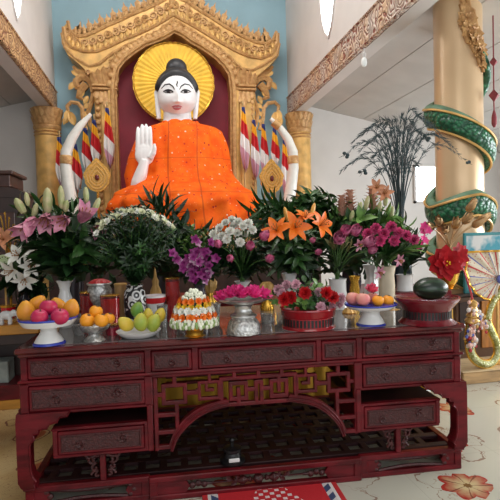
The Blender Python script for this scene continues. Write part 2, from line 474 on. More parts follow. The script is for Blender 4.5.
# ------------------------------------------------------------------ light
wd = bpy.data.worlds.new('world'); SC.world = wd; wd.use_nodes = True
wd.node_tree.nodes['Background'].inputs[0].default_value = (.86, .93, 1., 1)
wd.node_tree.nodes['Background'].inputs[1].default_value = .40
def area(nm, loc, target, sx, sy, e, col=(1, 1, 1)):
    l = bpy.data.lights.new(nm, 'AREA'); l.shape = 'RECTANGLE'; l.size = sx; l.size_y = sy; l.energy = e; l.color = col
    o = bpy.data.objects.new(nm, l); COL.objects.link(o); o.location = loc
    o.rotation_euler = (Vector(target)-Vector(loc)).to_track_quat('-Z', 'Y').to_euler(); return o
area('front_fill_light', (1.5, -4.5, 3.2), (1., 6, 2.0), 8, 4.5, 165, (.97, .98, 1))  # added area light behind the camera, unseen, brightens the front
area('right_window_daylight', (8.95, 4., 2.2), (2, 4.5, 1.2), 6.5, 2.1, 420, (.93, .97, 1))
area('nave_fill_light', (.5, 6.2, 7.9), (.5, 7.5, 0), 3., 3., 240, (1, .97, .92))  # unseen overhead light added to brighten the statue
area('table_fill_light', (.8, 1.5, 4.2), (.8, 3.6, .8), 2.5, 1.2, 22, (1, .96, .9))  # unseen light added above the table front to lift the offerings
SC.view_settings.view_transform = 'Standard'; SC.view_settings.look = 'None'
SC.view_settings.gamma = 1.; SC.view_settings.exposure = .33
SC.view_settings.use_curve_mapping = False
# ================================================================== shrine surround
GY = 10.2
def gp(x, y, Y=GY): a = at(x, y, Y); return (a.x, a.z)
def loc3(x, y, Y=GY): return at(x, y, Y)
NICHE = [(118,215),(117,165),(117,125),(116,88),(119,72),(125,64),(131,59),(138,54),(146,49),(157,45),(166,41),(174,36),(182,40),(190,46),(199,51),(207,56),(215,62),(222,69),(228,78),(230,95),(230,125),(230,165),(231,215)]
def offset(poly, d):
    out = []
    for i, p in enumerate(poly):
        a = Vector(poly[max(0, i-1)]); b = Vector(poly[min(len(poly)-1, i+1)]); t = (b-a).normalized()
        out.append((p[0]+t.y*d, p[1]-t.x*d))
    return out
MAROON = mat('maroon panel', (.22, .008, .026), .6, 0, .1, 3)
sh = thing('carved_arch_surround', 'tall gilded carved arch with a flame crest framing the white faced statue', 'shrine arch', (0.5, GY, FZ))
SO = (0.5, GY, FZ)
n0 = [gp(*p) for p in NICHE]; n1 = [gp(*p) for p in offset(NICHE, 7)]; n2 = [gp(*p) for p in offset(NICHE, 2.5)]
MB().prism([gp(*p, 10.45) for p in NICHE]+[], 10.42, 10.55).build('niche_panel', MAROON, sh, smooth=False, off=SO)
k = MB(); k.strip(n1, n0, GY-.22, 10.55)
k.build('arch_band', GOLD, sh, smooth=False, off=SO)
k = MB(); k.tube([(x, GY-.24, z) for x, z in n2], .045, 8); k.tube([(x, GY-.2, z) for x, z in n0], .03, 6)
for i in range(3, len(NICHE)-4):
    for t in (.0, .5):
        a = Vector(offset(NICHE, 5.2)[i]).lerp(Vector(offset(NICHE, 5.2)[i+1]), t); p = gp(a.x, a.y)
        k.ball((p[0], GY-.24, p[1]), (.075, .05, .075), 8, 6)
k.build('rope_moulding', GOLD2, sh, off=SO)
UP = [(69,24),(71,33),(77,39),(86,38),(96,34),(108,28),(120,23),(132,17),(145,12),(158,6),(172,-2),(186,4),(199,13),(212,21),(226,30),(240,38),(254,44),(264,46),(271,43),(275,34)]
LO = [(279,47),(277,58),(268,68),(256,78),(252,92),(237,92),(235,76),(227,63),(214,52),(200,43),(187,35),(174,25),(160,34),(146,41),(132,47),(121,55),(112,66),(109,80),(109,92),(95,92),(92,78),(80,66),(69,57),(63,46),(62,36),(65,29)]
MB().prism([gp(*p) for p in UP+LO], GY-.12, 10.55).build('gable_roof', GOLD, sh, smooth=False, off=SO)
MID = [(65,30),(67,42),(73,49),(84,53),(97,53),(110,48),(124,41),(140,35),(156,27),(173,17),(190,26),(205,35),(220,44),(234,52),(248,58),(260,60),(270,56),(276,44),(276,36)]
LOW = [(63,36),(66,50),(76,60),(90,68),(100,66),(111,57),(126,48),(142,42),(158,34),(174,22),(190,32),(204,41),(218,50),(230,60),(241,71),(252,72),(264,66),(275,58),(278,46)]
k = MB()
for L_, r_ in ((MID, .045), (LOW, .03), (UP, .035)): k.tube([(*gp(*p),)[0:1]+(GY-.13,)+(gp(*p)[1],) for p in L_], r_, 6)
k.build('gable_moulding', GOLD2, sh, off=SO)
# scroll carving that fills the gable panel
def spiral(mb, x, y, s, ph, tw=1, turns=1.6, Yp=GY-.14, r=.022):
    pts = []
    for i in range(15):
        t = i/14; a = ph+tw*turns*2*PI*t; q = s*(1-.8*t)
        c = gp(x+q*math.cos(a), y+q*math.sin(a)); pts.append((c[0], Yp, c[1]))
    mb.tube(pts, [r*(1.15-.5*i/14) for i in range(15)], 5)
k = MB()
def along(poly, t):
    L_ = [(Vector(poly[i+1])-Vector(poly[i])).length for i in range(len(poly)-1)]; T = sum(L_)*t
    for i, l in enumerate(L_):
        if T <= l: return Vector(poly[i]).lerp(Vector(poly[i+1]), T/l)
        T -= l
    return Vector(poly[-1])
for i in range(30):
    t = (i+.8)/31.
    a = along(UP, t).lerp(along(MID, t), .5)
    k = MB(); spiral(k, a.x, a.y, 4.3, random.random()*6, 1 if i % 2 else -1); k.build('scroll', GOLD2, sh, off=SO)
for i in range(24):
    t = .12+.76*(i+.5)/24.; a = along(LOW, t).lerp(along(LO[::-1], .18+.64*(i+.5)/24), .45)
    k = MB(); spiral(k, a.x, a.y, 2.6, random.random()*6, 1 if i % 2 else -1, 1.2); k.build('scroll', GOLD2, sh, off=SO)
# flame leaves standing along the ridge
def flame(x, y, h, w, tilt):
    m = MB(); prof = [(0,0),(.5,.12),(.62,.3),(.42,.5),(.5,.62),(.22,.72),(.06,1.),(-.1,.75),(-.4,.66),(-.36,.5),(-.6,.34),(-.5,.12)]
    c_, s_ = math.cos(tilt), math.sin(tilt); P = []
    for a, b in prof:
        u, v = a*w*.75, b*h; P.append(gp(x+u*c_+v*s_, y+u*s_-v*c_))
    m.prism(P, GY-.08, GY+.02)
    q = gp(x+h*.35*s_, y-h*.35*c_); m.ball((q[0], GY-.09, q[1]), (.04, .03, .07), 8, 5)
    return m
NF = 34
for i in range(NF):
    t = .055+.89*i/(NF-1); a = along(UP, t); b = along(UP, min(1, t+.02)); c_ = along(UP, max(0, t-.02))
    tl = math.atan2(b.y-c_.y, b.x-c_.x); big = 1+.5*math.exp(-((a.x-172)/14)**2)
    flame(a.x, a.y+1.5, (18 if i % 2 else 14)*big, 9., tl*.6).build('crest_leaf', GOLD2, sh, smooth=False, off=SO)
for i in range(40):   # second, smaller row of leaves along the band
    t = .06+.88*i/39; a = along(MID, t); b = along(MID, min(1, t+.02)); c_ = along(MID, max(0, t-.02))
    mm = flame(a.x, a.y, 6.5, 5., math.atan2(b.y-c_.y, b.x-c_.x)*.6); mm.v = [(x, y-.07, z) for x, y, z in mm.v]; mm.build('band_leaf', GOLD, sh, smooth=False, off=SO)
for x, y, h in ((157, 14, 24), (172, 6, 36), (187, 12, 24)):
    m = MB(); c0 = gp(x, y); 
    p = px(GY, 1); m.lathe([(p*3.2, 0), (p*3.6, p*3), (p*2.4, p*6), (p*3, p*8), (p*1.4, p*(h*.6)), (.0, p*h)], 10, (c0[0], GY-.1, c0[1]), sy=.6)
    m.build('finial', GOLD2, sh, off=SO)
# pilasters with leaf capitals, bead chains and side scrolls
for sgn, x0, x1 in ((-1, 95, 117), (1, 231, 253)):
    a = gp(x0, 92); b = gp(x1, 92)
    m = MB(); m.cbox(a[0], b[0], GY-.16, 10.55, FZ, a[1], .02)
    xm = (a[0]+b[0])/2; wd_ = (b[0]-a[0])
    m.cbox(a[0]+wd_*.28, b[0]-wd_*.12, GY-.2, GY-.1, FZ, a[1]-.25, .015)
    pl = m.build('pilaster', GOLD, sh, smooth=False, off=SO)
    m = MB()
    for z in (a[1]-.02, a[1]+.05): m.cbox(a[0]-.03, b[0]+.03, GY-.24, 10.5, z, z+.05, .015)
    for j in range(5):
        xx = xm+(j-2)*wd_*.18
        m.petal((xx, GY-.2, a[1]+.08), (.15*(j-2), -.25, 1), (0, 1, 0), .36-.05*abs(j-2), .17, .3, .4)
        m.petal((xx, GY-.2, a[1]-.03), (.05*(j-2), -.1, -1), (0, 1, 0), .34-.09*abs(j-2), .15, .2, .4)
    m.build('leaf_capital', GOLD2, sh, off=SO)
    m = MB(); xs = a[0]+wd_*.14 if sgn < 0 else b[0]-wd_*.14
    for j in range(18): m.ball((xs, GY-.18, a[1]-.25-j*.13), (.05, .04, .055), 8, 6)
    m.build('bead_chain', GOLD2, sh, off=SO)
    def mx(x): return x if sgn < 0 else 346-x
    m = MB()
    def hook(pts, r0, r1): 
        L_ = [Vector(p) for p in pts]; q = []
        for i in range(len(L_)-1):
            for t in (0, .5): q.append(L_[i].lerp(L_[i+1], t))
        q.append(L_[-1]); n = len(q)
        m.tube([(gp(mx(p.x), p.y)[0], GY+.02, gp(mx(p.x), p.y)[1]) for p in q], [r0+(r1-r0)*i/(n-1) for i in range(n)], 6)
    hook([(95,92),(93,84),(88,78),(81,77),(76,81),(77,87),(82,88),(83,84)], .10, .05)
    hook([(90,80),(84,73),(77,71),(73,66)], .10, .03); hook([(86,84),(80,92),(78,97),(83,99)], .09, .03)
    hook([(94,92),(92,100),(88,112),(90,125),(95,135)], .06, .04)
    hook([(86,130),(83,118),(82,108),(78,103),(71,102),(67,106),(68,111)], .05, .035)
    m.build('side_scroll', GOLD2, sh, off=SO)
    m = MB()
    for (x, y, L_, dx, dy) in ((76,82,10,-1,1),(80,76,9,-1,-.6),(84,90,9,-.6,1),(88,96,9,-.5,1),(68,110,12,-.1,1),(70,112,13,.3,1),(68,116,9,-.5,.9),(90,104,8,-1,.6),(88,112,8,-1,.7),(88,120,8,-1,.7)):
        d = Vector((-sgn*-1*0+(dx if sgn < 0 else -dx), -.15, -dy)); c0 = at(mx(x), y, GY)
        m = MB(); m.petal(c0, d, (0, -1, .1), px(GY, L_), px(GY, L_*.55), .4, .3); m.build('side_leaf', GOLD, sh, off=SO)

# stepped dais that carries the statue, the flags and the tusks
DZ = at(178, 231.5, 9.3).z
st = thing('stepped_dais', 'stepped red and gold platform under the seated statue', 'platform', (.55, 9.2, FZ))
m = MB(); m.cbox(-1.64, 2.72, 7.9, 9.93, FZ, 1.35, .02); m.build('base_step', BROWN, st, smooth=False, off=(.55, 9.2, FZ))
m = MB(); m.cbox(-1.6, 2.68, 8.1, 9.93, 1.35, DZ, .02); m.build('top_step', GOLD2, st, smooth=False, off=(.55, 9.2, FZ))

# ================================================================== the seated statue
BY = 9.3
def robe_mat():
    g = NG('orange patterned robe', .75, 0, .2)
    v = g.vor(12.); v2 = g.vor(19.)
    vc = g.nt.nodes.new('ShaderNodeSeparateXYZ'); g.nt.links.new(v.outputs['Color'], vc.inputs[0])
    nz = g.noise(5., 4)
    base = g.mix(g.step(nz, .35, .65), (.80, .090, .003), (.86, .145, .006))
    dot = g.math('MULTIPLY', g.math('LESS_THAN', v.outputs['Distance'], .19), g.math('GREATER_THAN', vc.outputs[0], .45))
    hue = g.mix(g.step(vc.outputs[1], .3, .32), (.35, .01, .02), g.mix(g.step(vc.outputs[1], .6, .62), (.85, .55, .40), (.55, .02, .02)))
    c = g.mix(dot, base, hue)
    sm = g.math('LESS_THAN', v2.outputs['Distance'], .10)
    c = g.mix(g.math('MULTIPLY', sm, .7), c, (.9, .50, .22))
    xw = g.math('ADD', g.x, g.math('MULTIPLY', g.math('SINE', g.math('MULTIPLY', g.z, 2.)), .03))
    for x0 in (-.14, .36):
        c = g.mix(g.math('MULTIPLY', g.math('LESS_THAN', g.math('ABSOLUTE', g.math('SUBTRACT', xw, x0)), .012), .7), c, (.45, .06, .01))
    for z0 in (.62, 1.28):
        c = g.mix(g.math('MULTIPLY', g.math('LESS_THAN', g.math('ABSOLUTE', g.math('SUBTRACT', g.z, z0)), .010), .5), c, (.5, .07, .01))
    g.color(c); g.bump(g.noise(10, 4), .35, .03); return g.m
ROBE = robe_mat()
SKIN = mat('white painted statue', (.82, .82, .82), .35, 0, .02)
HAIR = mat('dark statue hair', (.025, .025, .028), .45)
bc = at(178, 232, BY); BO = (bc.x, BY, DZ)
bd = thing('buddha_statue', 'large white faced seated statue in an orange robe with one palm raised', 'statue', BO)
SEC = [(123.5,164,196,.24,.0),(124.5,161,198,.28,0),(126.5,154,205,.33,0),(129,148,214,.40,.0),(132.5,145,220,.45,-.02),(138.5,143.5,223,.5,-.04),(150,142,226,.54,-.06),(163,140,228,.57,-.1),(175,138,231,.62,-.16),(184,135,234,.72,-.25),(191,128,239,.88,-.35),(197,119,245,1.0,-.42),(203,115,250,1.08,-.46),(211,113,254,1.12,-.48),(221,112,256,1.12,-.48),(232,115,254,1.1,-.46)]
m = MB(); NU = 128; rows = []
# interpolate sections
def sec(t):
    f_ = t*(len(SEC)-1); i = min(int(f_), len(SEC)-2); u = f_-i
    p0, p1, p2, p3 = SEC[max(i-1, 0)], SEC[i], SEC[i+1], SEC[min(i+2, len(SEC)-1)]
    return [.5*((2*b)+(-a+c)*u+(2*a-5*b+4*c-d)*u*u+(-a+3*b-3*c+d)*u**3) for a, b, c, d in zip(p0, p1, p2, p3)]
NR = 64; vs = []
for j in range(NR+1):
    py, xl, xr, dp, cy = sec(j/NR)
    A = at(xl, py, BY); B = at(xr, py, BY); cx = (A.x+B.x)/2; hw = (B.x-A.x)/2; z = (A.z+B.z)/2
    for i in range(NU):
        t = 2*PI*i/NU; cs, sn = math.cos(t), math.sin(t)
        ex = .82
        x = math.copysign(abs(cs)**ex, cs)*hw; y = math.copysign(abs(sn)**ex, sn)*dp
        k_ = j/NR
        # gathered folds: shallow on the chest, deep diagonal drapes over the lap
        amp = .014+.075*max(0, k_-.2)
        fold = amp*(math.sin(9*t+7*k_+2.5*math.sin(3*t+5*k_))+.6*math.sin(17*t-11*k_))
        fold += .075*max(0, k_-.4)*math.sin(23*k_*2+6*math.cos(t))
        q = 1+fold/max(hw, dp)
        vs.append((cx+x*q, BY+cy+y*q, z))
fs = []
for j in range(NR):
    for i in range(NU):
        k_ = (i+1) % NU; fs.append((j*NU+i, (j+1)*NU+i, (j+1)*NU+k_, j*NU+k_))
fs.append(tuple(range(NU))); fs.append(tuple(NR*NU+i for i in range(NU-1, -1, -1)))
m.add(vs, fs); m.build('robe', ROBE, bd, off=BO)
m = MB()   # rolled collar
nk = [at(162, 126, BY), at(198, 126, BY)]
cx = (nk[0].x+nk[1].x)/2; hw = (nk[1].x-nk[0].x)/2
for j, (s_, zz) in enumerate(((1.02, 0), (1.12, -.035), (.95, .03))):
    m.tube([(cx+hw*s_*math.cos(a_*PI/12), BY-.02+.32*s_*math.sin(a_*PI/12)*.85, nk[0].z+zz+.02*math.sin(a_*2)) for a_ in range(25)], .035, 8)
m.build('collar', ROBE, bd, off=BO)
# sleeve bulging round the raised arm
m = MB(); m.tube([at(152,132,BY-.25), at(146,145,BY-.3), at(139,162,BY-.38), at(135,178,BY-.45), at(136,188,BY-.5), at(142,194,BY-.45)],
                 [.12, .2, .20, .19, .17, .1], 14)
m.build('sleeve', ROBE, bd, off=BO)
# raised arm and hand: one continuous surface
HYY = BY-.72
def hp(x, y, dy=0): return at(x, y, HYY+dy)
m = MB(); u = px(HYY, 1)
m.tube([hp(137.5,190,.08), hp(138.5,182,.04), hp(141,174,.02), hp(143.3,166,0), hp(144.3,160,0)], [u*7.2, u*6.8, u*6.0, u*4.9, u*4.6], 16)
pc = hp(144.6, 155)
m.ball(pc, (u*9.3, u*3.8, u*10), 16, 12)
m.ball(hp(144.2, 149), (u*8.8, u*3.0, u*6), 16, 10)
for (x0, y0, x1, y1, r_) in ((137.6,147,138.0,126.8,2.05),(141.9,146,142.1,124.2,2.1),(146.3,146,146.2,124.0,2.1),(150.6,147,150.2,126.2,2.05)):
    P = [hp(x0+(x1-x0)*t, y0+(y1-y0)*t, -.02*math.sin(t*3)) for t in (0, .3, .6, .85, 1)]
    m.tube(P, [u*r_*1.05, u*r_, u*r_*.96, u*r_*.86, u*r_*.5], 12)
m.tube([hp(150,158,-.03), hp(153.6,153,-.07), hp(154.6,148,-.09), hp(154.3,143.5,-.1)], [u*3.2, u*2.5, u*2.1, u*1.2], 12)
hd = m.build('raised_hand', SKIN, bd, off=BO)
rm = hd.modifiers.new('weld', 'REMESH'); rm.mode = 'VOXEL'; rm.voxel_size = .011; rm.use_smooth_shade = True
smm = hd.modifiers.new('smooth', 'SMOOTH'); smm.iterations = 4; smm.factor = .5
# head
hc = at(177, 98, BY-.05); u = px(BY, 1)
HX, HYr, HZ = u*18.4, u*21, u*23.5
HT = Matrix.Rotation(R(15), 3, 'X')     # the head inclines towards the worshippers
def headfn(p, k=1.):
    x, y, z = p; f_ = z/HZ
    if f_ < 0: x *= (1-.16*f_*f_)*(1+.10*abs(f_)); y *= 1-.10*f_*f_; z *= .76
    return Vector((x, y, z))
def facefn(p):
    q = headfn(p); 
    if q.y < 0:
        X = q.x/u; Z = q.z/u        # pixels from the head centre, z upward
        gx = math.exp(-(X/2.0)**2)
        nose = 0
        if -6 < Z < 9: nose = gx*(1.2+3.6*max(0, min(1, (9-Z)/12)))*max(0, min(1, (Z+5.5)/2.0))
        nose += 1.5*math.exp(-((abs(X)-2.5)/1.5)**2-((Z+3.4)/1.5)**2)
        lips = 1.0*math.exp(-(X/4.6)**2)*(math.exp(-((Z+9.8)/1.2)**2)+math.exp(-((Z+12.4)/1.4)**2))
        chin = 1.6*math.exp(-(X/6)**2-((Z+15.5)/3)**2)
        sock = -1.3*math.exp(-((abs(X)-8.2)/4.3)**2-((Z-5)/2.2)**2)
        lid = 1.0*math.exp(-((abs(X)-8.2)/3.8)**2-((Z-6.3)/1.3)**2)
        brow = .7*math.exp(-((abs(X)-8.5)/6.5)**2-((Z-11)/2)**2)
        cheek = .9*math.exp(-((abs(X)-10)/5)**2-((Z+4)/5)**2)
        q.y -= u*(nose+lips+chin+sock+lid+brow+cheek)
    return q
m = MB(); m.ball(hc, (HX, HYr, HZ), 96, 72, M=HT, fn=facefn)
hv, hf = [Vector(v) for v in m.v], list(m.f)
m.lathe([(u*18.5, -u*29), (u*15.8, -u*25), (u*13.5, -u*20), (u*13, -u*12), (u*9, -u*6)], 32, hc+Vector((0, .06, 0)), sy=.85)
hdo = m.build('head', SKIN, bd, off=BO)
from mathutils.bvhtree import BVHTree
bv = BVHTree.FromPolygons(hv, hf)
def onface(x, y, lift=.004):
    d = ray(x, y).normalized(); h = bv.ray_cast(CAM, d)
    if h[0] is None: h = (hc-Vector((0, HYr, 0)), Vector((0, -1, 0)))
    return h[0]-d*lift
INK = mat('painted ink line', (.015, .014, .016), .4)
LIPM = mat('painted lips', (.55, .16, .17), .4)
def line(name, pts, r, M_, n=5):
    q = []
    for i in range(len(pts)-1):
        for t in (0, .5): q.append(onface(pts[i][0]+(pts[i+1][0]-pts[i][0])*t, pts[i][1]+(pts[i+1][1]-pts[i][1])*t))
    q.append(onface(*pts[-1])); L_ = len(q)
    MB().tube(q, [r*(.35+.65*math.sin(PI*(i+.3)/(L_-.4))) for i in range(L_)], n).build(name, M_, hdo, off=BO)
for s_ in (-1, 1):
    e = lambda x: 177+s_*x
    line('eyebrow', [(e(2.6),89.5),(e(4.2),86.2),(e(7.8),84.0),(e(12),84.8),(e(15.6),88.6)], .014, INK)
    line('upper_eyelid', [(e(3.6),92.2),(e(5.6),90.6),(e(8.4),89.8),(e(11.2),90.3),(e(13.8),91.6)], .017, INK)
    line('lower_eyelid', [(e(3.8),92.4),(e(7.5),93),(e(11),92.7),(e(13.6),91.8)], .007, INK)
    p = onface(e(8.4), 91.3, .0)
    MB().ball(p, (u*2.2, .014, u*1.35), 14, 8).build('iris', INK, hdo, off=BO)
    # long ear
    ec = [at(177+s_*19.4, 90, BY+.02), at(177+s_*20., 93, BY), at(177+s_*19.6, 101, BY), at(177+s_*18.8, 110, BY-.02), at(177+s_*18.2, 119, BY-.03)]
    MB().tube([ec[0]+Vector((0, 0, .03))]+ec, [u*1., u*2.3, u*2.8, u*2.4, u*2.5, u*2.], 10).build('ear', SKIN, hdo, off=BO)
line('forehead_mark', [(177,80.5),(177.6,82.5),(176.6,84.5),(177.4,86.8)], .016, INK)
line('lips', [(172,107),(174,106.2),(176,105.9),(177,106.3),(178,105.9),(180,106.2),(182,107)], .020, LIPM, 6)
line('lips', [(173,107.7),(175,108.7),(177,109),(179,108.7),(181,107.7)], .024, LIPM, 6)
# hair cap with topknot
def hairfn(p):
    q = headfn(p); X = q.x/u; Z = q.z/u
    hl = 18.6-15.5*(abs(X)/18.4)**2.6+1.2*math.cos(X*.45)*(abs(X) < 7)*0
    s_ = max(0, min(1, (Z-hl)/2.2)); s_ = s_*s_*(3-2*s_)
    if q.y > u*3: s_ = max(s_, max(0, min(1, (Z+6)/4)))
    q = q*(.92+.19*s_); q.z *= 1+.06*s_; q.x *= 1+.09*s_*max(0, min(1, q.z/(HZ*.5))); return q
m = MB(); m.ball(hc, (HX, HYr, HZ), 72, 64, M=HT, fn=hairfn)
hr = m.build('hair', HAIR, bd, off=BO)
kc = at(176.5, 68.5, BY)
MB().ball(kc, (u*10, u*9.6, u*9.2), 24, 16).lathe([(u*10.6, -u*4), (u*10.9, -u*2.5), (u*9.6, -u*1.2)], 28, kc).build('topknot', HAIR, hr, off=BO)
# yellow fluted halo
c0 = at(174, 83, 10.02); rr = px(10.02, 38.6)
hl = thing('fluted_halo', 'round yellow fluted halo disc behind the statue head', 'halo', c0)
m = MB(); n = 96; vs = [(0, -.05, 0)]; fs = []
rings = (.16, .45, .8, .93, 1.)
for k_, q in enumerate(rings):
    for i in range(n):
        a_ = 2*PI*i/n; zz = (-.011 if i % 2 else .008)*min(1, q*1.2)-.02
        vs.append((rr*q*(1+(0.012 if (i//2) % 2 and k_ == 4 else 0))*math.cos(a_), zz, rr*q*math.sin(a_)))
for i in range(n): fs.append((0, 1+(i+1) % n, 1+i))
for k_ in range(len(rings)-1):
    for i in range(n): j = (i+1) % n; o_ = 1+k_*n; fs.append((o_+i, o_+j, o_+n+j, o_+n+i))
o_ = len(vs); vs += [(rr*math.cos(2*PI*i/n), .08, rr*math.sin(2*PI*i/n)) for i in range(n)]; e_ = 1+(len(rings)-1)*n
for i in range(n): j = (i+1) % n; fs.append((e_+i, e_+j, o_+j, o_+i))
fs.append(tuple(o_+i for i in range(n)))
m.add(vs, fs); m.build('disc', mat('halo yellow', (.86, .52, .05), .55, 0, .12, 5), hl, smooth=False)
m = MB(); m.tube([(rr*.975*math.cos(i*PI/36), -.035, rr*.975*math.sin(i*PI/36)) for i in range(73)], .012, 5)
m.build('rim', GOLDB, hl)

# ================================================================== flags, leaf emblems, tusks
def flag_mat():
    g = NG('striped flag cloth', .7)
    t = g.math('ADD', g.z, g.math('MULTIPLY', g.x, 1.1))   # stripes slant across the hanging cloth
    c = (.45, .20, .30)
    cols = [(-.82, (.78, .76, .74)), (-.55, (.55, .015, .02)), (-.28, (.82, .42, .02)), (-.10, (.03, .04, .18))]
    out = (.62, .36, .44)
    for z0, cc in cols: out = g.mix(g.math('GREATER_THAN', t, z0), out, cc)
    g.color(out); return g.m
FLG = flag_mat(); POLE = mat('flag pole', (.45, .30, .12), .4, .3)
def flag(x, y0, y1, Y, label):
    a = at(x, y0, Y); b = at(x, y1, Y); H_ = (a.z-b.z)
    r = thing('striped_flag', label, 'flag', (a.x, Y, DZ), 'striped flags beside the statue')
    top = a.z-DZ
    MB().tube([(0, .03, 0), (0, .03, top+.10)], .012, 6).lathe([(.0, .07), (.02, .03), (.012, 0), (.022, -.02)], 8, (0, .03, top+.07)).build('pole', POLE, r)
    m = MB(); nz_ = 16; nx = 9; vs = []; fs = []
    for j in range(nz_+1):
        t = j/nz_; w = .06+.13*min(1, t*1.6)-(.11*max(0, t-.72)/.28)
        for i in range(nx):
            u_ = i/(nx-1)-.5
            vs.append((u_*w+.02*t, -.035*math.cos(u_*13+t*2)*(.4+t), -t*H_-.05*math.cos(u_*9)*(t > .9)))
    for j in range(nz_):
        for i in range(nx-1): o_ = j*nx+i; fs.append((o_, o_+1, o_+nx+1, o_+nx))
    m.add(vs, fs); c = m.build('cloth', FLG, r); c.location = (0, 0, top)
    sd = c.modifiers.new('thick', 'SOLIDIFY'); sd.thickness = .006
    c.scale = (1, 1, 1); s_ = .95/H_
    return r
for x, y0, y1, Y, lb in ((59,137,186,9.6,'striped flag nearest the left gold column, half behind the tusk'),(75,144,190,9.5,'striped flag to the right of the left tusk'),
    (85,128,172,9.9,'narrow striped flag against the left pilaster, dark blue side out'),(94,120,165,9.8,'striped flag behind the left gold leaf emblem'),(107,108,166,9.5,'tall striped flag nearest the maroon niche, statue left side'),
    (243,107,170,9.5,'tall striped flag nearest the maroon niche, statue right side'),(253.5,120,178,9.75,'striped flag with long pink tail, second from the niche on the right'),
    (263,124,178,9.8,'yellow and blue striped flag behind the right gold leaf emblem'),(274,128,166,9.7,'striped flag above the right gold leaf emblem'),(284,140,196,9.6,'striped flag tucked against the right tusk')):
    flag(x, y0, y1, Y, lb)
def leaf_emblem(x, yt, yb, w, Y, label):
    a = at(x, yt, Y); b = at(x, yb, Y); H_ = a.z-b.z; W_ = px(Y, w)
    r = thing('leaf_emblem', label, 'ornament', (a.x, Y, DZ)); zc = b.z-DZ
    P = []
    for i in range(40):
        t = 2*PI*i/40; xx = math.sin(t)*W_*.5; z = (1-math.cos(t))*.5
        if z > .55: xx *= 1-((z-.55)/.45)**1.3*.72
        P.append((xx*(1+.05*math.cos(t*12)), zc+z*H_))
    MB().prism(P, -.03, .03).build('leaf_plate', mat('emblem gold', (.66, .36, .07), .4, .35, .25, 30, .6, 60), r, smooth=False)
    m = MB()
    for s_ in (.78, .56, .36): m.tube([(p[0]*s_, -.035, zc+H_*.42+(p[1]-zc-H_*.42)*s_) for p in P+[P[0]]], .011, 5)
    m.build('raised_ring', GOLD, r)
    MB().ball((0, -.04, zc+H_*.42), (W_*.09, .03, H_*.09), 12, 8).build('centre_stone', mat('dark red stone', (.14, .02, .02), .2), r)
    MB().tube([(0, 0, 0), (0, 0, zc+.05)], .016, 6).lathe([(.12, 0), (.12, .03), (.03, .06)], 16).build('stand', GOLDB, r)
leaf_emblem(96.5, 158, 192, 24, 8.7, 'gold leaf shaped emblem on a stem left of the statue')
leaf_emblem(271, 159, 193, 24, 8.7, 'gold leaf shaped emblem on a stem right of the statue')
IV = mat('ivory', (.74, .72, .66), .35, 0, .06)
def tusk(pts, rads, rings, Y, label):
    b = at(pts[0][0], pts[0][1]+25, Y); r = thing('tusk', label, 'tusk', (b.x, Y, DZ)); O_ = (b.x, Y, DZ)
    base = Vector((at(*pts[0], Y).x, Y, DZ+.06)); P = [base]+[at(*p, Y) for p in pts]
    MB().tube(P, [rads[0]]+rads, 14).build('ivory', IV, r, off=O_)
    for x, y, q, dx, dz in rings:
        c = at(x, y, Y); d = Vector((dx, 0, dz)).normalized()
        MB().lathe([(q, -.07), (q*1.12, -.05), (q*1.05, 0), (q*1.12, .05), (q, .07)], 16, c, d).build('gold_band', GOLD2, r, off=O_)
    m = MB().lathe([(.2, 0), (.2, .05), (.14, .08), (.12, .2)], 16, (base.x, Y, DZ)); m.build('stand', GOLD, r, off=O_)
tusk([(72,205),(68,185),(65.5,165),(66,152),(72,138),(80,126),(91,114)], [.105,.10,.09,.086,.075,.06,.026], [(66,160,.092,.05,1)], 8.4, 'upright curved white tusk with a gold band left of the statue')
tusk([(288,206),(291,188),(293.5,168),(293,152),(288,139),(280,128),(270.5,118.5)], [.105,.10,.09,.086,.075,.06,.03], [(293,160,.092,-.03,1),(276.5,124.5,.07,-1,.9)], 8.4, 'upright curved white tusk with two gold bands right of the statue')
# ================================================================== the carved altar table
TROT = R(-2.8); TO = Vector((-.842, 3.095, 0))
TD = 1.32     # depth
tb = thing('altar_table', 'long carved dark red lacquered altar table with drawers and an arched lattice front', 'table', (TO.x, TO.y, 0), None, TROT)
def tpt(px_, py_, z=TZ): return atz(px_, py_, z)
def W2T(p):   # world to table coordinates
    d = Vector(p)-TO; c, s = math.cos(-TROT), math.sin(-TROT); return Vector((d.x*c-d.y*s, d.x*s+d.y*c, d.z))
LW = 2.86
DK = mat('dark lattice wood and shelf shade', (.022, .005, .006), .5, 0, .3, 6, spec=.3)
m = MB(); m.cbox(-.015, 2.875, 0, TD+.03, .915, TZ, .01); m.cbox(.0, 2.86, .015, TD+.015, .895, .917, .006)
m.build('tabletop', mat('polished red table top', (.10, .014, .014), .16, 0, .3, 5), tb, smooth=False)
m = MB(); m.box(.06, 2.80, .06, TD-.03, TZ, TZ+.003)
m.build('glass_sheet', mat('glass over grey brown cloth', (.13, .115, .11), .07, 0, .3, 6), tb, smooth=False)
Y0 = .04
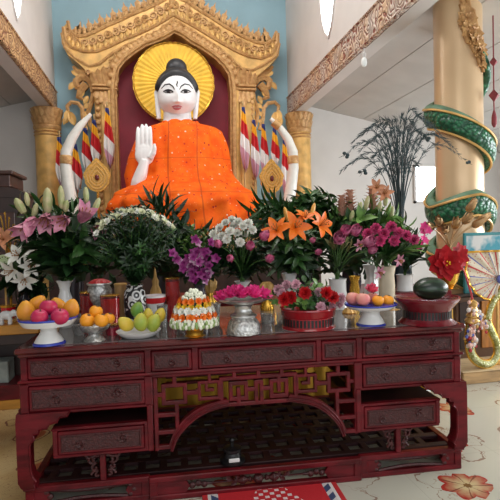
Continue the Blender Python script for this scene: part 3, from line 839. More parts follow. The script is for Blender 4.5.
def carving(mb, x0, x1, z0, z1, y, seed, r=.0065):
    rnd = random.Random(seed); w, h = x1-x0, z1-z0; n = 1 if w < .3 else 2
    # fine diagonal diaper pattern with one or two raised blossoms
    for i in range(int(w/.028)):
        for s_ in (-1, 1):
            xa = x0+i*.028; xb = xa+s_*h*.9; za_, zb_ = z0+.004, z1-.004
            if not x0 <= xb <= x1: xb2 = min(max(xb, x0), x1); zb_ = za_+(zb_-za_)*abs(xb2-xa)/max(1e-6, abs(xb-xa)); xb = xb2
            if abs(xb-xa) > .005: mb.tube([(xa, y+.0025, za_), (xb, y+.0025, zb_)], .0022, 3, False)
    for i in range(n):
        cx = x0+w*((.5,) if n == 1 else (.22, .78))[i]; cz = z0+h*.5+(h*.12 if i % 2 else -h*.12); ph = rnd.random()*6; tw = 1 if i % 2 else -1; s = h*.30
        pts = [(cx+s*(1-.75*t/12)*math.cos(ph+tw*t*.62), y, cz+s*(1-.75*t/12)*math.sin(ph+tw*t*.62)) for t in range(13)]
        mb.tube(pts, r, 4)
        for j in range(3):
            a = ph+j*2.1; L = h*.32
            mb.petal((cx, y, cz), (math.cos(a), -.15, math.sin(a)), (0, -1, 0), L, L*.45, 0, .2, n=3)
    # border beads
    for z in (z0, z1): mb.tube([(x0, y, z), (x1, y, z)], r*.8, 4)
    for x in (x0, x1): mb.tube([(x, y, z0), (x, y, z1)], r*.8, 4)
def drawer(x0, x1, z0, z1, seed, y=Y0, kind='drawer', depth=.3):
    m = MB(); m.cbox(x0, x1, y-.012, y+depth, z0, z1, .005)
    d = m.build(kind, REDW, tb, smooth=False)
    m = MB(); b = .018
    m.box(x0+b, x1-b, y-.016, y-.006, z0+b, z1-b)
    carving(m, x0+b+.006, x1-b-.006, z0+b+.006, z1-b-.006, y-.018, seed)
    m.build('carved_panel', REDC, d, smooth=False)
    return d
# frame rails and posts
m = MB()
m.cbox(0, LW, Y0, TD-.02, .722, .745, .006)          # rail under the first drawer row
m.cbox(-.008, LW+.008, Y0-.022, TD, .735, .752, .006)
m.cbox(0, LW, Y0, Y0+.05, .712, .735, .005)
m.cbox(0, LW, Y0, Y0+.05, .885, .897, .004)
for x0, x1 in ((.01, .05), (.742, .782), (1.034, 1.074), (1.84, 1.875), (2.113, 2.153), (2.803, 2.845)): m.cbox(x0, x1, Y0-.008, Y0+.06, .745, .9, .004)
for x0, x1 in ((0, .05), (.735, .785), (2.095, 2.15), (2.80, 2.85)): m.cbox(x0, x1, Y0-.01, Y0+.06, .55, .73, .005)
for x in (0, 2.815): m.box(x, x+.03, Y0+.05, TD-.03, .56, .89)     # side panels
m.box(0, LW, TD-.05, TD-.03, .745, .89)                              # back panel
for a, b in ((0, .785), (2.095, 2.85)):
    m.cbox(a, b, Y0, TD-.04, .535, .556, .005); m.box(a+.02, b-.02, TD-.06, TD-.04, .55, .73)
for a in (.745, 2.105): m.cbox(a, a+.035, Y0-.006, Y0+.05, .255, .55, .005)
m.build('frame', REDW, tb, smooth=False)
for i, (a, b, zo) in enumerate(((.053, .74, 0), (.784, 1.032, 0), (1.076, 1.838, 0), (1.877, 2.111, 0), (2.155, 2.80, 0))): drawer(a, b, .756, .884, i)
drawer(.053, .735, .56, .71, 11); drawer(2.155, 2.80, .56, .71, 12)
# lower open shelves with small drawers
for a, b, sd in ((.185, .745, 21), (2.14, 2.69, 22)):
    m = MB(); m.cbox(a-.02, b+.02, Y0+.01, Y0+.06, .42, .438, .005); m.cbox(a-.01, b+.005, Y0, Y0+.70, .255, .275, .005)
    m.cbox(a-.01, a+.02, Y0+.0, Y0+.70, .27, .43, .004); m.cbox(b-.02, b+.01, Y0, Y0+.70, .27, .43, .004)
    m.box(a, b, Y0+.68, Y0+.70, .27, .42)
    m.build('shelf_case', REDW, tb, smooth=False)
    m = MB(); m.cbox(a-.02, b+.02, Y0+.06, Y0+.75, .42, .436, .004); m.build('shelf_top', DK, tb, smooth=False)  # dark colour puts the shade of the gap into the shelf top
    drawer(a+.022, b-.022, .278, .418, sd, Y0+.008)
for x in (.445, 2.39):
    m = MB(); m.cbox(x, x+.035, Y0+.02, Y0+.06, .085, .257, .004); m.build('strut', REDW, tb, smooth=False)
    for s_ in (-1, 1):
        m = MB()
        for j in range(3):
            pts = [(x+.018+s_*(.03+.045*(1-t/10)*abs(math.cos(1.1*j+t*.5))+.01*j), Y0+.04, .12+.045*j+.03*(1-t/12)*math.sin(1.1*j+t*.6)) for t in range(11)]
            m.tube(pts, .009, 5)
        m.tube([(x+.018+s_*.02, Y0+.04, .24), (x+.018+s_*.09, Y0+.04, .225), (x+.018+s_*.11, Y0+.04, .25)], .01, 5)
        m.build('carved_bracket', REDC, tb)
# legs: flat C-shaped carved legs at the four corners
LEG = [(-.025,.55),(-.03,.50),(-.03,.13),(-.015,.10),(.0,.086),(.07,.086),(.062,.12),(.075,.135),(.055,.165),(.045,.21),(.045,.35),(.055,.375),(.075,.39),(.068,.42),(.10,.425),(.105,.45),(.15,.455),(.165,.48),(.21,.488),(.225,.515),(.27,.52),(.285,.55)]
def mirrored(P): return [(LW-x, z) for x, z in P]
for P in (LEG, mirrored(LEG)):
    for ya in (Y0-.015, TD-.16):
        m = MB(); m.prism(P, ya, ya+.09); 
        e = [(x, ya-.002, z) for x, z in P[4:]]; m.tube(e, .006, 4)
        m.build('leg', REDW, tb, smooth=False)
    m = MB(); xo = P[1][0]; s_ = 1 if xo < 1 else -1
    m.prism([(Y0+.05, .56), (TD-.1, .56), (TD-.1, .50), (Y0+.05, .50)], min(xo, xo+s_*.03), max(xo, xo+s_*.03))
    m.v = [(y, x, z) for x, y, z in m.v]; m.f = [tuple(reversed(f)) for f in m.f]
    m.build('side_rail', REDW, tb, smooth=False)
# plinth: three framed openwork panels along the front, plain on the other sides
def openwork(x0, x1, y, dz=0., orn=1):
    z0, z1 = FZ+.0, .086
    m = MB(); m.cbox(x0, x1, y, y+.05, z1-.035, z1, .005); m.cbox(x0, x1, y, y+.05, z0, z0+.035, .005)
    for a in (x0, x1-.05): m.cbox(a, a+.05, y+.002, y+.048, z0+.03, z1-.03, .004)
    w = x1-x0
    for t0, t1 in ((.0, .16), (.84, 1.)):        # solid carved shoulders
        a, b = x0+w*t0, x0+w*t1
        m.prism([(a, z0+.03), (b, z0+.03), (b+(.03 if t0 == 0 else 0), .5*(z0+z1)), (b, z1-.03), (a, z1-.03), (a-(.03 if t0 else 0), .5*(z0+z1))], y+.012, y+.035)
    r = m.build('plinth_rail', REDW, tb, smooth=False)
    m = MB(); zc = .5*(z0+z1)
    if orn == 1:
        cx = x0+w*.5
        for s_ in (-1, 1):
            pr = [(.006, 0), (.02, .01), (.012, .03), (.030, .06), (.018, .09), (.008, .10), (.014, .115)]
            m.lathe(pr, 10, (cx+s_*.04, y+.025, zc), (s_, 0, 0)); 
            for j in range(4): m.petal((cx+s_*(.08+.03*j), y+.022, zc), (s_*.8, -.1, .6 if j % 2 else -.6), (0, -1, 0), .05, .03, .3, .2, n=3)
        m.lathe([(.0, -.04), (.028, -.02), (.028, .02), (.0, .04)], 10, (cx, y+.025, zc), (1, 0, 0))
        for xx in (x0+w*.22, x0+w*.78):
            for j in range(3): m.ball((xx+(j-1)*.038, y+.025, zc+(.006 if j == 1 else -.004)), (.022, .014, .022), 10, 6)
            m.tube([(xx-.09, y+.025, zc), (xx+.09, y+.025, zc)], .009, 6)
        m.tube([(x0+w*.16, y+.025, zc), (x0+w*.84, y+.025, zc)], .006, 5)
    else:
        # narrow cloud-shaped opening: thick rounded lips above and below
        pts = [(x0+w*t, zc+.038-.022*math.sin(PI*(t-.15)/.7)) for t in [.15+.7*i/14 for i in range(15)]]
        m.tube([(a, y+.025, b+.008) for a, b in pts], .012, 6); m.tube([(a, y+.025, 2*zc-b-.008) for a, b in pts], .012, 6)
        for xx in (x0+w*.16, x0+w*.84):
            for j in range(3): m.ball((xx+(.02 if j == 1 else 0), y+.022, zc+(j-1)*.03), (.022, .014, .02), 10, 6)
    m.build('plinth_ornament', REDC, r)
openwork(0., .745, Y0+.01, orn=2); openwork(.745, 2.13, Y0-.015, orn=1); openwork(2.13, LW, Y0+.01, orn=2)
m = MB()
for x in (0, LW-.05): m.cbox(x, x+.05, Y0+.06, TD-.02, FZ, .086, .005)
m.cbox(0, LW, TD-.06, TD-.01, FZ, .086, .005); m.build('plinth_frame', REDW, tb, smooth=False)
# lattice foot shelf inside the plinth: long bars with staggered cross pieces
m = MB()
NB = 8
for j in range(NB):
    y = Y0+.08+(TD-.2)*j/(NB-1); m.cbox(.05, LW-.05, y, y+.06, .055, .082, .004)
for j in range(NB-1):
    y = Y0+.08+(TD-.2)*j/(NB-1)
    for i in range(20):
        x = .10+.14*i+(.07 if j % 2 else 0)
        if x < LW-.12: m.cbox(x, x+.05, y+.03, y+(TD-.2)/(NB-1)+.005, .052, .08, .004)
m.build('lattice_shelf', DK, tb, smooth=False)
# arch brackets and fretwork in the middle opening
def bez(P, n=12):
    out = []
    for i in range(len(P)-1):
        p0, p1, p2, p3 = (Vector(P[max(i-1, 0)]), Vector(P[i]), Vector(P[i+1]), Vector(P[min(i+2, len(P)-1)]))
        for k_ in range(n):
            t = k_/n; out.append(.5*((2*p1)+(-p0+p2)*t+(2*p0-5*p1+4*p2-p3)*t*t+(-p0+3*p1-3*p2+p3)*t**3))
    out.append(Vector(P[-1])); return out
AL = bez([(.885,.255),(.925,.345),(1.005,.43),(1.11,.49),(1.26,.523)])
for mir in (0, 1):
    c = [(p.x if not mir else 2.91-p.x, p.y) for p in AL]
    m = MB(); o_ = [(x+(-.012 if not mir else .012), z+.022) for x, z in c]; i_ = [(x+(.012 if not mir else -.012), z-.022) for x, z in c]
    m.strip(o_, i_, Y0, Y0+.05)
    for off in (-.012, .012): m.tube([(x, Y0-.002, z+off) for x, z in c], .006, 5)
    m.build('arch_bracket', REDW, tb, smooth=False)
def bars(segs, y0=Y0+.005, t=.026, d=.035):
    m = MB()
    for x0, z0, x1, z1 in segs:
        if abs(x0-x1) < 1e-6: m.cbox(x0-t/2, x0+t/2, y0, y0+d, min(z0, z1)-t/2, max(z0, z1)+t/2, .004)
        else: m.cbox(min(x0, x1)-t/2, max(x0, x1)+t/2, y0+.001, y0+d+.001, z0-t/2, z0+t/2, .004)
    return m
def rect(x0, z0, x1, z1): return [(x0,z0,x1,z0),(x0,z1,x1,z1),(x0,z0,x0,z1),(x1,z0,x1,z1)]
# left fret
def fret(mir):
    f = lambda x: (2.91-x) if mir else x
    S = [(.80,.555,.80,.64) if mir else (.80,.555,.80,.64)]
    S = rect(.85,.545,.985,.655)+[(.79,.60,.85,.60),(.92,.655,.92,.715),(.985,.60,1.06,.60),(.93,.545,.93,.36),(.80,.36,.93,.36),(.80,.26,.80,.70),(.80,.265,.89,.265),(.80,.47,.93,.47)]
    return [(f(a), b, f(c), d) for a, b, c, d in S]
bars(fret(0)).build('fretwork', REDW, tb, smooth=False); bars(fret(1)).build('fretwork', REDW, tb, smooth=False)
S = rect(1.075,.555,1.20,.66)+[(1.06,.61,1.075,.61),(1.12,.66,1.12,.61),(1.12,.61,1.16,.61),(1.14,.715,1.14,.66)]
bars(S, t=.02).build('fretwork', REDW, tb, smooth=False)
bars([(2.91-a, b, 2.91-c, d) for a, b, c, d in S], t=.02).build('fretwork', REDW, tb, smooth=False)
S = [(1.215,.505,1.215,.675),(1.215,.675,1.70,.675),(1.70,.675,1.70,.505),(1.215,.505,1.70,.505),(1.457,.675,1.457,.72),(1.30,.675,1.30,.72),(1.61,.675,1.61,.72)]
S += rect(1.275,.54,1.375,.64)+[(1.375,.595,1.44,.595),(1.44,.505,1.44,.64),(1.44,.64,1.475,.64),(1.475,.64,1.475,.505),(1.475,.595,1.54,.595)]+rect(1.54,.54,1.64,.64)+[(1.59,.675,1.59,.58),(1.325,.505,1.325,.60)]
bars(S).build('centre_lattice', REDW, tb, smooth=False)
S = []
# heavy dark bars across the inside of the opening, behind the arch
m = MB()
for z in (.30, .36): m.cbox(.82, 2.09, TD-.10, TD-.07, z, z+.03, .004)
m.build('rear_stretcher', REDW, tb, smooth=False)
# ------------------------------------------------------------------ rug, black lamp
a = atz(199, 500, FZ)
r0, r1 = .24, 1.10
g = NG('red patterned rug', .9)
u_ = g.math('ABSOLUTE', g.x); dz_ = g.math('SUBTRACT', .44, u_)
d1 = g.math('ABSOLUTE', g.math('SUBTRACT', g.math('FRACT', g.math('ADD', g.math('MULTIPLY', g.x, 14), g.math('MULTIPLY', g.y, 14))), .5))
d2 = g.math('ABSOLUTE', g.math('SUBTRACT', g.math('FRACT', g.math('SUBTRACT', g.math('MULTIPLY', g.x, 14), g.math('MULTIPLY', g.y, 14))), .5))
lat = g.math('MULTIPLY', g.math('GREATER_THAN', g.math('ADD', d1, d2), .62), g.math('LESS_THAN', g.math('ADD', u_, g.math('MULTIPLY', g.math('ABSOLUTE', g.math('ADD', g.y, .3)), .5)), .27))
c = g.mix(lat, (.52, .01, .018), (.75, .62, .62))
edge = g.math('LESS_THAN', dz_, .10); c = g.mix(edge, c, (.04, .06, .14))
tri = g.math('GREATER_THAN', g.math('SINE', g.math('ADD', g.math('MULTIPLY', g.y, 60), g.math('MULTIPLY', dz_, 60))), .3)
c = g.mix(g.math('MULTIPLY', edge, tri), c, (.62, .58, .58))
c = g.mix(g.math('MULTIPLY', g.math('LESS_THAN', dz_, .055), g.math('GREATER_THAN', dz_, .035)), c, (.7, .66, .64))
c = g.mix(g.math('LESS_THAN', dz_, .035), c, (.5, .015, .02))
g.color(c); g.bump(g.noise(120, 2), .5, .005)
rg = MB().cbox(-.44, .44, -.75, .10, 0, .012, .004).build('rug', g.m, smooth=False)
rg.location = (.665, 2.985, FZ); rg.rotation_euler = (0, 0, TROT)
tag(rg, 'red rug with a white lattice pattern and blue border lying before the altar table', 'rug')
p = atz(234, 466, .086); 
lp = thing('oil_burner', 'small black oil burner with a handle on the lattice shelf under the table', 'burner', (p.x, max(p.y, 3.18), .083))
MB().lathe([(.07, 0), (.085, .012), (.085, .03), (.06, .045), (.052, .075), (.062, .085), (.062, .10), (.02, .108)], 20).build('body', BLACK, lp)
MB().tube([(0, 0, .10), (0, 0, .14)], .012, 8).ball((0, 0, .15), .018, 10, 8).build('knob', BLACK, lp)
MB().cbox(-.035, .035, -.083, -.07, .035, .06, .004).build('label_plate', mat('white plate', (.7, .7, .68), .4), lp, smooth=False)

# golden brown floral layer added over the floor left of the table
g = NG('golden floral layer', .8)
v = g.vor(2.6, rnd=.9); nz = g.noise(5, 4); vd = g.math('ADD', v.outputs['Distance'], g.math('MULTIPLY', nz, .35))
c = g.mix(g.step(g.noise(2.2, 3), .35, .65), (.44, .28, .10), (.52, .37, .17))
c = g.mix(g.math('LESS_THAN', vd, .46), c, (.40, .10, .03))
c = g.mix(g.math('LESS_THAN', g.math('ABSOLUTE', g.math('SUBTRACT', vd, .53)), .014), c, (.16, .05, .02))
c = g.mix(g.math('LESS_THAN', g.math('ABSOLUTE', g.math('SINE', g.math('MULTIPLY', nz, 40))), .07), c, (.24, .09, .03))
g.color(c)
fm = MB().cbox(-.95, .95, -1.35, 1.25, 0, .006, .002).build('floor_layer', g.m, smooth=False); fm.location = (-1.80, 3.95, FZ)
tag(fm, 'golden brown layer with red leaves, on the floor left of the altar table', 'mat')
# ================================================================== offerings on the table
def foot(px_, py_, rpx, Z=TZ):
    Z = Z+.003
    p = atz(px_, py_, Z); c = p+Vector((p.x, p.y, 0)).normalized()*(rpx*pscale(p))
    return Vector((c.x, c.y, Z)), pscale(c)
def zat(px_, py_, Y): return at(px_, py_, Y).z
def bowl_stand(name, label, cat, px_, pyf, fr, prof, mats, n=36):
    """prof: list of parts (part_name, material, [(r_px, py)...], flute, nf)"""
    c, s = foot(px_, pyf, fr)
    t = thing(name, label, cat, c)
    for pn, M_, pr, fl, nf in prof:
        MB().lathe([(r*s, max(0, zat(px_, y, c.y)-c.z)) if y is not None else (r*s, 0) for r, y in pr], n, flute=fl, nf=nf).build(pn, M_, t)
    return t, c, s
# white cake stand with blue rims, left
cs, cC, cS = bowl_stand('cake_stand', 'white porcelain cake stand with blue rims holding mangoes and red fruit, left end of table', 'cake stand', 49.5, 346.5, 17, [
    ('foot', WHITE, [(16.5,None),(16.2,342),(13,337),(9,332),(8.5,329),(10,325.5),(14,324)], 0, 1),
    ('foot_rim', BLUE, [(16.8,None),(17.4,343.5),(16.6,341.5),(15.5,341)], 0, 1),
    ('plate', WHITE, [(3,324.5),(14,325),(26,324.5),(29.5,320),(30.5,318),(29,317.8),(26,321),(3,322)], .012, 36),
    ('plate_rim', BLUE, [(29.6,319.3),(31.3,318.2),(31.2,316.6),(29.4,316.8),(29,317.9)], 0, 1)], None)
MANG = mat('mango orange', (.74, .27, .02), .42, 0, .2, 9, col2=(.74, .36, .035))
MANGY = mat('mango yellow', (.72, .50, .05), .42, 0, .2, 9, col2=(.55, .48, .06))
MANGG = mat('mango green', (.30, .40, .05), .42, 0, .2, 9, col2=(.55, .50, .07))
MANGD = mat('mango deep green', (.10, .26, .04), .42, 0, .3, 9, col2=(.25, .34, .06))
PINKF = mat('crimson fruit', (.50, .012, .06), .42, 0, .25, 10, col2=(.45, .03, .12))
PEACH = mat('peach skin', (.72, .22, .22), .55, 0, .2, 9, col2=(.78, .40, .30))
ORNG = mat('orange peel', (.88, .34, .015), .42, 0, .06, 8, .25, 180)
CALYX = mat('brown stalk', (.10, .06, .03), .7)
def fruit(kind, label, c, r, M_, group, tilt=(0, 0, 0), lean=0):
    t = thing(kind, label, 'fruit', c, group)
    rot = Matrix.Rotation(tilt[2], 3, 'Z') @ Matrix.Rotation(tilt[0], 3, 'X') @ Matrix.Rotation(tilt[1], 3, 'Y')
    if kind == 'mango':
        def fn(p):
            z = p.z/(r*1.35); k = 1-.22*max(0, z)**1.5-.05*z
            return Vector((p.x*k+.12*r*z*z, p.y*k*.9, p.z))
        MB().ball((0,0,0), (r, r*.9, r*1.35), 24, 18, M=rot, fn=fn).build('flesh', M_, t)
        tip = rot @ Vector((.1*r, 0, r*1.33)); MB().tube([tip*.98, tip*1.08], [.006, .004], 6).build('stalk', CALYX, t)
    else:
        def fn(p):
            q = p.length; d = (p.x*p.x+p.y*p.y)/(r*r); dimple = .16*r*math.exp(-d*7) if p.z > 0 else .06*r*math.exp(-d*8)
            k = .0
            if kind == 'peach': k = -.05*r*math.exp(-(math.atan2(p.y, p.x)+1.57)**2*30)
            p = p*(1+k/r); return Vector((p.x, p.y, p.z*.93-math.copysign(dimple, p.z)))
        MB().ball((0,0,0), r, 28, 20, M=rot, fn=fn).build('flesh', M_, t)
        tip = rot @ Vector((0, 0, r*.78)); e = rot @ Vector((.02*r, .05*r, r*.98))
        m = MB().tube([tip, e], [.005, .004], 6)
        if kind == 'orange': m = MB().lathe([(.001, 0), (.012, .001), (.01, .004), (.0, .006)], 8, rot @ Vector((0, 0, r*.8)), rot @ Vector((0, 0, 1)))
        m.build('stalk', CALYX, t)
    return t
def fpx(x, y, Y): return at(x, y, Y)
S = cS
for (x, y, dy, r, k, M_, lb, tl) in ((26,312,-.02,10.,'mango',MANG,'large yellow mango at the left edge of the blue rimmed cake stand',(.2,-.1,0)),
    (37,304.5,.10,9.5,'mango',MANG,'yellow mango behind the red fruit, back left of cake stand',(.5,.4,.5)),(58,306,.11,9,'mango',MANG,'yellow mango at the back, right of the topmost red fruit',(.5,-.4,0)),
    (71,309,.02,9.3,'mango',MANG,'yellow mango at the right edge of the blue rimmed cake stand',(.2,.15,0)),
    (39.5,317,-.13,8.2,'crimson_apple',PINKF,'crimson fruit at the front left of the blue rimmed cake stand',(.3,.2,0)),(60,316.5,-.12,8.6,'crimson_apple',PINKF,'crimson fruit at the front right of the blue rimmed cake stand',(.3,-.2,1)),
    (48.5,307.5,-.03,8.8,'crimson_apple',PINKF,'crimson fruit on top of the pile on the left cake stand',(.1,.1,2))):
    fruit(k, lb, at(x, y, cC.y+dy), r*S*(.97 if k == 'mango' else 1.08), M_, 'fruit on the left cake stand', tl)
# silver bowl with oranges
sb, sC, S = bowl_stand('footed_bowl', 'small dark silver footed bowl holding a pile of oranges', 'bowl', 95, 342, 11, [
    ('foot', SILVD, [(11,None),(11.5,340),(9.5,338),(6.5,335),(6.5,333),(8,331)], 0, 1),
    ('bowl', SILVD, [(5,332.5),(9,331.5),(14,329),(16.5,325.5),(17,323.5),(16,323.5),(14,327),(4,330)], 0, 1)], None)
for (x, y, dy, r, lb) in ((87.5,320.5,-.02,8,'orange at the left of the pile in the silver bowl'),(101.5,320.3,-.07,7.6,'orange at the front of the pile in the silver bowl'),(96,311.5,.02,7.2,'topmost orange in the silver bowl'),(109,318.5,.01,6.5,'yellowish orange at the right edge of the silver bowl')):
    fruit('orange', lb, at(x, y, sC.y+dy), r*S, ORNG, 'oranges in the silver bowl', (.4*random.random(), .3, 0))
# white plate with mangoes
pl, pC, S = bowl_stand('plate', 'white plate with yellow and green mangoes beside the silver bowl of oranges', 'plate', 139, 339, 14, [
    ('dish', WHITE, [(13,None),(13.5,337.5),(17,335.8),(21.5,332),(23,330),(21.8,330),(17,333.2),(4,335)], 0, 1)], None)
for (x, y, dy, r, M_, lb, tl) in ((125.5,324,-.06,7.2,MANGY,'yellow mango lying at the left edge of the white plate',(.0,-.9,.3)),(140.5,322,-.15,7.4,MANGG,'yellowish green mango standing at the front of the white plate',(.1,0,0)),
    (137,309.5,.0,6.8,MANGD,'dark green mango on top of the pile on the white plate',(.2,.2,0)),(153.5,322.5,-.08,7.6,MANGG,'bright green mango at the right of the white plate',(.1,.4,0)),
    (148,315,.06,6,MANGY,'orange yellow mango behind the green ones on the white plate',(.1,-.1,0)),(160,315,.02,6.3,MANGY,'yellow mango leaning at the right rear edge of the white plate',(.1,.25,0))):
    fruit('mango', lb, at(x, y, pC.y+dy), r*S*.95, M_, 'mangoes on the white plate', tl)
# golden bowl with a tiered flower mound
gb, gC, S = bowl_stand('offering_bowl', 'gold bowl carrying a tiered mound of white, orange and yellow flower garlands', 'flower offering', 195, 337.5, 10, [
    ('gold_bowl', GOLDB, [(10.5,None),(10.8,336),(8.5,334),(8.5,332),(10,328),(14,325.5),(20,325),(20,323.5),(2,323)], 0, 1),
    ('core', LEAFD, [(19,324.5),(20,318),(15.5,309),(12,300),(6,293),(0,291)], 0, 1)], None)
JAS = mat('jasmine white', (.80, .82, .66), .6, 0, .05, 20); GRN = mat('jasmine green', (.25, .36, .12), .6)
def ring_flowers(name, rpx, py, n, M_, kind, s_=1.):
    z = zat(195, py, gC.y)-gC.z; m = MB(); M2 = M_ if isinstance(M_, list) else [M_]
    for i in range(n):
        t = 2*PI*i/n+random.uniform(-.05, .05); d = Vector((math.cos(t), math.sin(t), 0)); p = d*(rpx*S)+Vector((0, 0, z+random.uniform(-.004, .004)))
        m.mi(i % len(M2) if len(M2) > 1 else 0)
        if kind == 'bead': m.ball(p, (.011*s_, .011*s_, .015*s_), 6, 5)
        else: m.bloom(p, d+Vector((0, 0, .35)), 9, .030*s_, .022*s_, .9, .5, .2, nseg=3); m.bloom(p, d+Vector((0, 0, .35)), 6, .018*s_, .014*s_, .4, .3, .2, nseg=3)
    m.build(name, M2, gb)
ring_flowers('jasmine_fringe', 23.5, 323.5, 44, [JAS, GRN], 'bead', 1.1); ring_flowers('jasmine_fringe', 23.2, 320.5, 44, [GRN, JAS, JAS], 'bead', 1.1); ring_flowers('jasmine_fringe', 22.3, 318.2, 42, [JAS], 'bead')
ring_flowers('orange_garland', 20.5, 315, 20, [ORAN], 'flower'); ring_flowers('white_garland', 18, 309.5, 16, [WPET], 'flower', 1.15)
ring_flowers('yellow_garland', 15.5, 305.5, 14, [YEL], 'flower'); ring_flowers('orange_garland', 14, 300.5, 14, [ORAN], 'flower', .95)
ring_flowers('jasmine_cap', 11, 297.5, 22, [JAS], 'bead'); ring_flowers('jasmine_cap', 7.5, 294.5, 14, [JAS], 'bead', 1.1); ring_flowers('jasmine_cap', 3, 291.5, 7, [JAS], 'bead', 1.3)
# silver pedestal with pink lotus heads
sp_, spC, S = bowl_stand('pedestal_bowl', 'tall embossed silver pedestal bowl topped with bright pink lotus heads', 'bowl', 244, 336, 16, [
    ('embossed_base', SILVD, [(16.5,None),(17.2,333),(17.2,328),(15.5,322),(12.5,318.5),(11.5,317)], .012, 14),
    ('stem', SILV, [(11.5,317.5),(13.5,316),(13.5,314.5),(9.5,312.5),(8.2,310),(8.2,307),(9.5,305)], 0, 1),
    ('dish', SILV, [(8.5,305.2),(12,303.4),(21,301.4),(26,299),(27,297.6),(25.5,297.4),(18,299.6),(2,300.5)], .015, 24)], None)
def lotus_head(label, c, r, axis, M_, group, name='lotus_flower'):
    t = thing(name, label, 'flower', c, group)
    m = MB(); a = Vector(axis)
    m.bloom((0,0,0), a, 7, r*1.5, r*1.05, 1.15, -.5, .35, .8); m.bloom((0,0,0), a, 7, r*1.5, r*1., .75, -.5, .4, .8, .5); m.bloom((0,0,0), a, 6, r*1.4, r*.9, .38, -.45, .45, .8)
    m.build('petals', M_, t); MB().lathe([(r*.1, 0), (r*.28, r*.4), (r*.28, r*.5), (0, r*.52)], 10, (0,0,0), a).build('seed_pod', YEL, t); return t
for i, (x, y, dy, r, lb) in enumerate(((224,296,-.02,6.4,'pink lotus head at the left edge of the silver pedestal bowl'),(232,293.5,-.12,6.8,'pink lotus head at the front left of the silver pedestal bowl'),(242,294,-.16,7,'pink lotus head at the front centre of the silver pedestal bowl'),
    (252,293.5,-.14,6.8,'pink lotus head right of the front one on the silver pedestal bowl'),(262,294.5,-.05,6.8,'pink lotus head at the right edge of the silver pedestal bowl'),(238,291,.03,6.4,'pink lotus head in the middle back of the silver pedestal bowl'),(253,290.5,.05,6.2,'pink lotus head at the back right of the silver pedestal bowl'))):
    lotus_head(lb, at(x, y+3.5, spC.y+dy), r*S*1.2, ((x-244)*.025, -.35+dy, 1), MAG, 'lotus heads on the silver pedestal')
# red lacquer drum basket, red spool stand
REDL = mat('red lacquer', (.30, .006, .012), .22, 0, .12, 6, coat=.4); REDD = mat('dark red lacquer', (.15, .005, .012), .2, 0, .15, 6, coat=.4)
def drum(label, px_, pyf, rf, prof, mt, y0, y1, rsl, n=44, name='lacquer_stand', extra=None):
    t, c, s = bowl_stand(name, label, 'stand', px_, pyf, rf, prof, None, 48)
    z0, z1 = zat(px_, y0, c.y)-c.z, zat(px_, y1, c.y)-c.z
    m = MB()
    for i in range(n):
        a = 2*PI*i/n; M = Matrix.Translation((0, 0, 0)) @ Matrix.Rotation(a, 4, 'Z')
        m.box(rsl*s*.985, rsl*s*1.012, -.0075, .0075, z0, z1, M)
    m.build('slotted_band', BLACK, t, smooth=False)
    return t, c, s
rb, rC, S = drum('bright red lacquer drum with a slotted band, filled with red and pink flowers', 308.5, 331.5, 27, [
    ('body', REDL, [(26.5,None),(27.5,329.5),(27.3,326),(25.8,324.5),(25.6,315.5),(27.2,314),(27.8,309),(28.8,308),(28.6,306.6),(27.5,306.4),(26,308),(3,309)], 0, 1)], REDL, 323.5, 316.5, 25.7, name='flower_basket')
kb, kC, KS = drum('dark red lacquer spool stand carrying the watermelon, right end of table', 427, 326.5, 29, [
    ('base', REDD, [(29,None),(30,324),(29,321),(26,318.5),(24.6,317)], 0, 1), ('waist', REDD, [(24.6,317.5),(24.2,314),(24.4,309.5),(25.5,308)], 0, 1),
    ('top_dish', REDD, [(25,309),(27,306),(31,301.5),(33.5,298.5),(33.6,296.5),(32,296.4),(28,300),(3,301)], 0, 1)], REDD, 316.8, 309.2, 24.5)
g = NG('watermelon rind', .28)
s1 = g.math('SINE', g.math('ADD', g.math('MULTIPLY', g.math('ARCTAN2', g.y, g.z), 9), g.math('MULTIPLY', g.noise(14, 4), 6)))
g.color(g.mix(g.step(s1, .2, .8), (.010, .022, .014), (.022, .05, .026)))
t = thing('watermelon', 'dark green watermelon lying on the red spool stand', 'fruit', at(430.5, 288.5, kC.y))
MB().ball((0,0,0), (19*KS, 14.5*KS, 12.3*KS), 32, 22).build('rind', g.m, t)
MB().lathe([(.001,0),(.012,.002),(.008,.008),(0,.01)], 8, (19*KS-.003,0,0), (1,0,0)).build('stalk', CALYX, t)
# right cake stand with peaches
c2, c2C, S = bowl_stand('cake_stand', 'blue rimmed white cake stand holding peaches and a pink flower, right of red drum', 'cake stand', 371, 327, 15, [
    ('foot', WHITE, [(14.5,None),(14.3,323.5),(12,319),(9.5,315),(9,312),(11,309)], 0, 1), ('foot_rim', BLUE, [(14.8,None),(15.4,324.5),(14.6,322.8),(13.8,322.5)], 0, 1),
    ('plate', WHITE, [(3,309.5),(14,309.5),(22,308),(25.5,305.5),(26.2,304),(25,303.8),(22,306),(3,307.5)], .012, 36), ('plate_rim', BLUE, [(25.6,305.2),(26.9,304.2),(26.8,303),(25.2,303),(24.9,304)], 0, 1)], None)
for (x, y, dy, r, k, M_, lb) in ((353,298.5,0,7.4,'peach',PEACH,'pink peach at the left edge of the right cake stand'),(363,299.3,-.09,7.2,'peach',PEACH,'pink peach at the front of the right cake stand'),(373,298.5,.02,6.8,'peach',PEACH,'pink peach in the middle back of the right cake stand'),
    (378,300.5,-.10,6.0,'orange',ORNG,'small orange at the front right of the right cake stand'),(388,300.5,-.03,6.2,'orange',ORNG,'small orange at the right edge of the right cake stand')):
    fruit(k, lb, at(x, y, c2C.y+dy), r*S, M_, 'fruit on the right cake stand', (.2, .2*random.random(), random.random()*3))
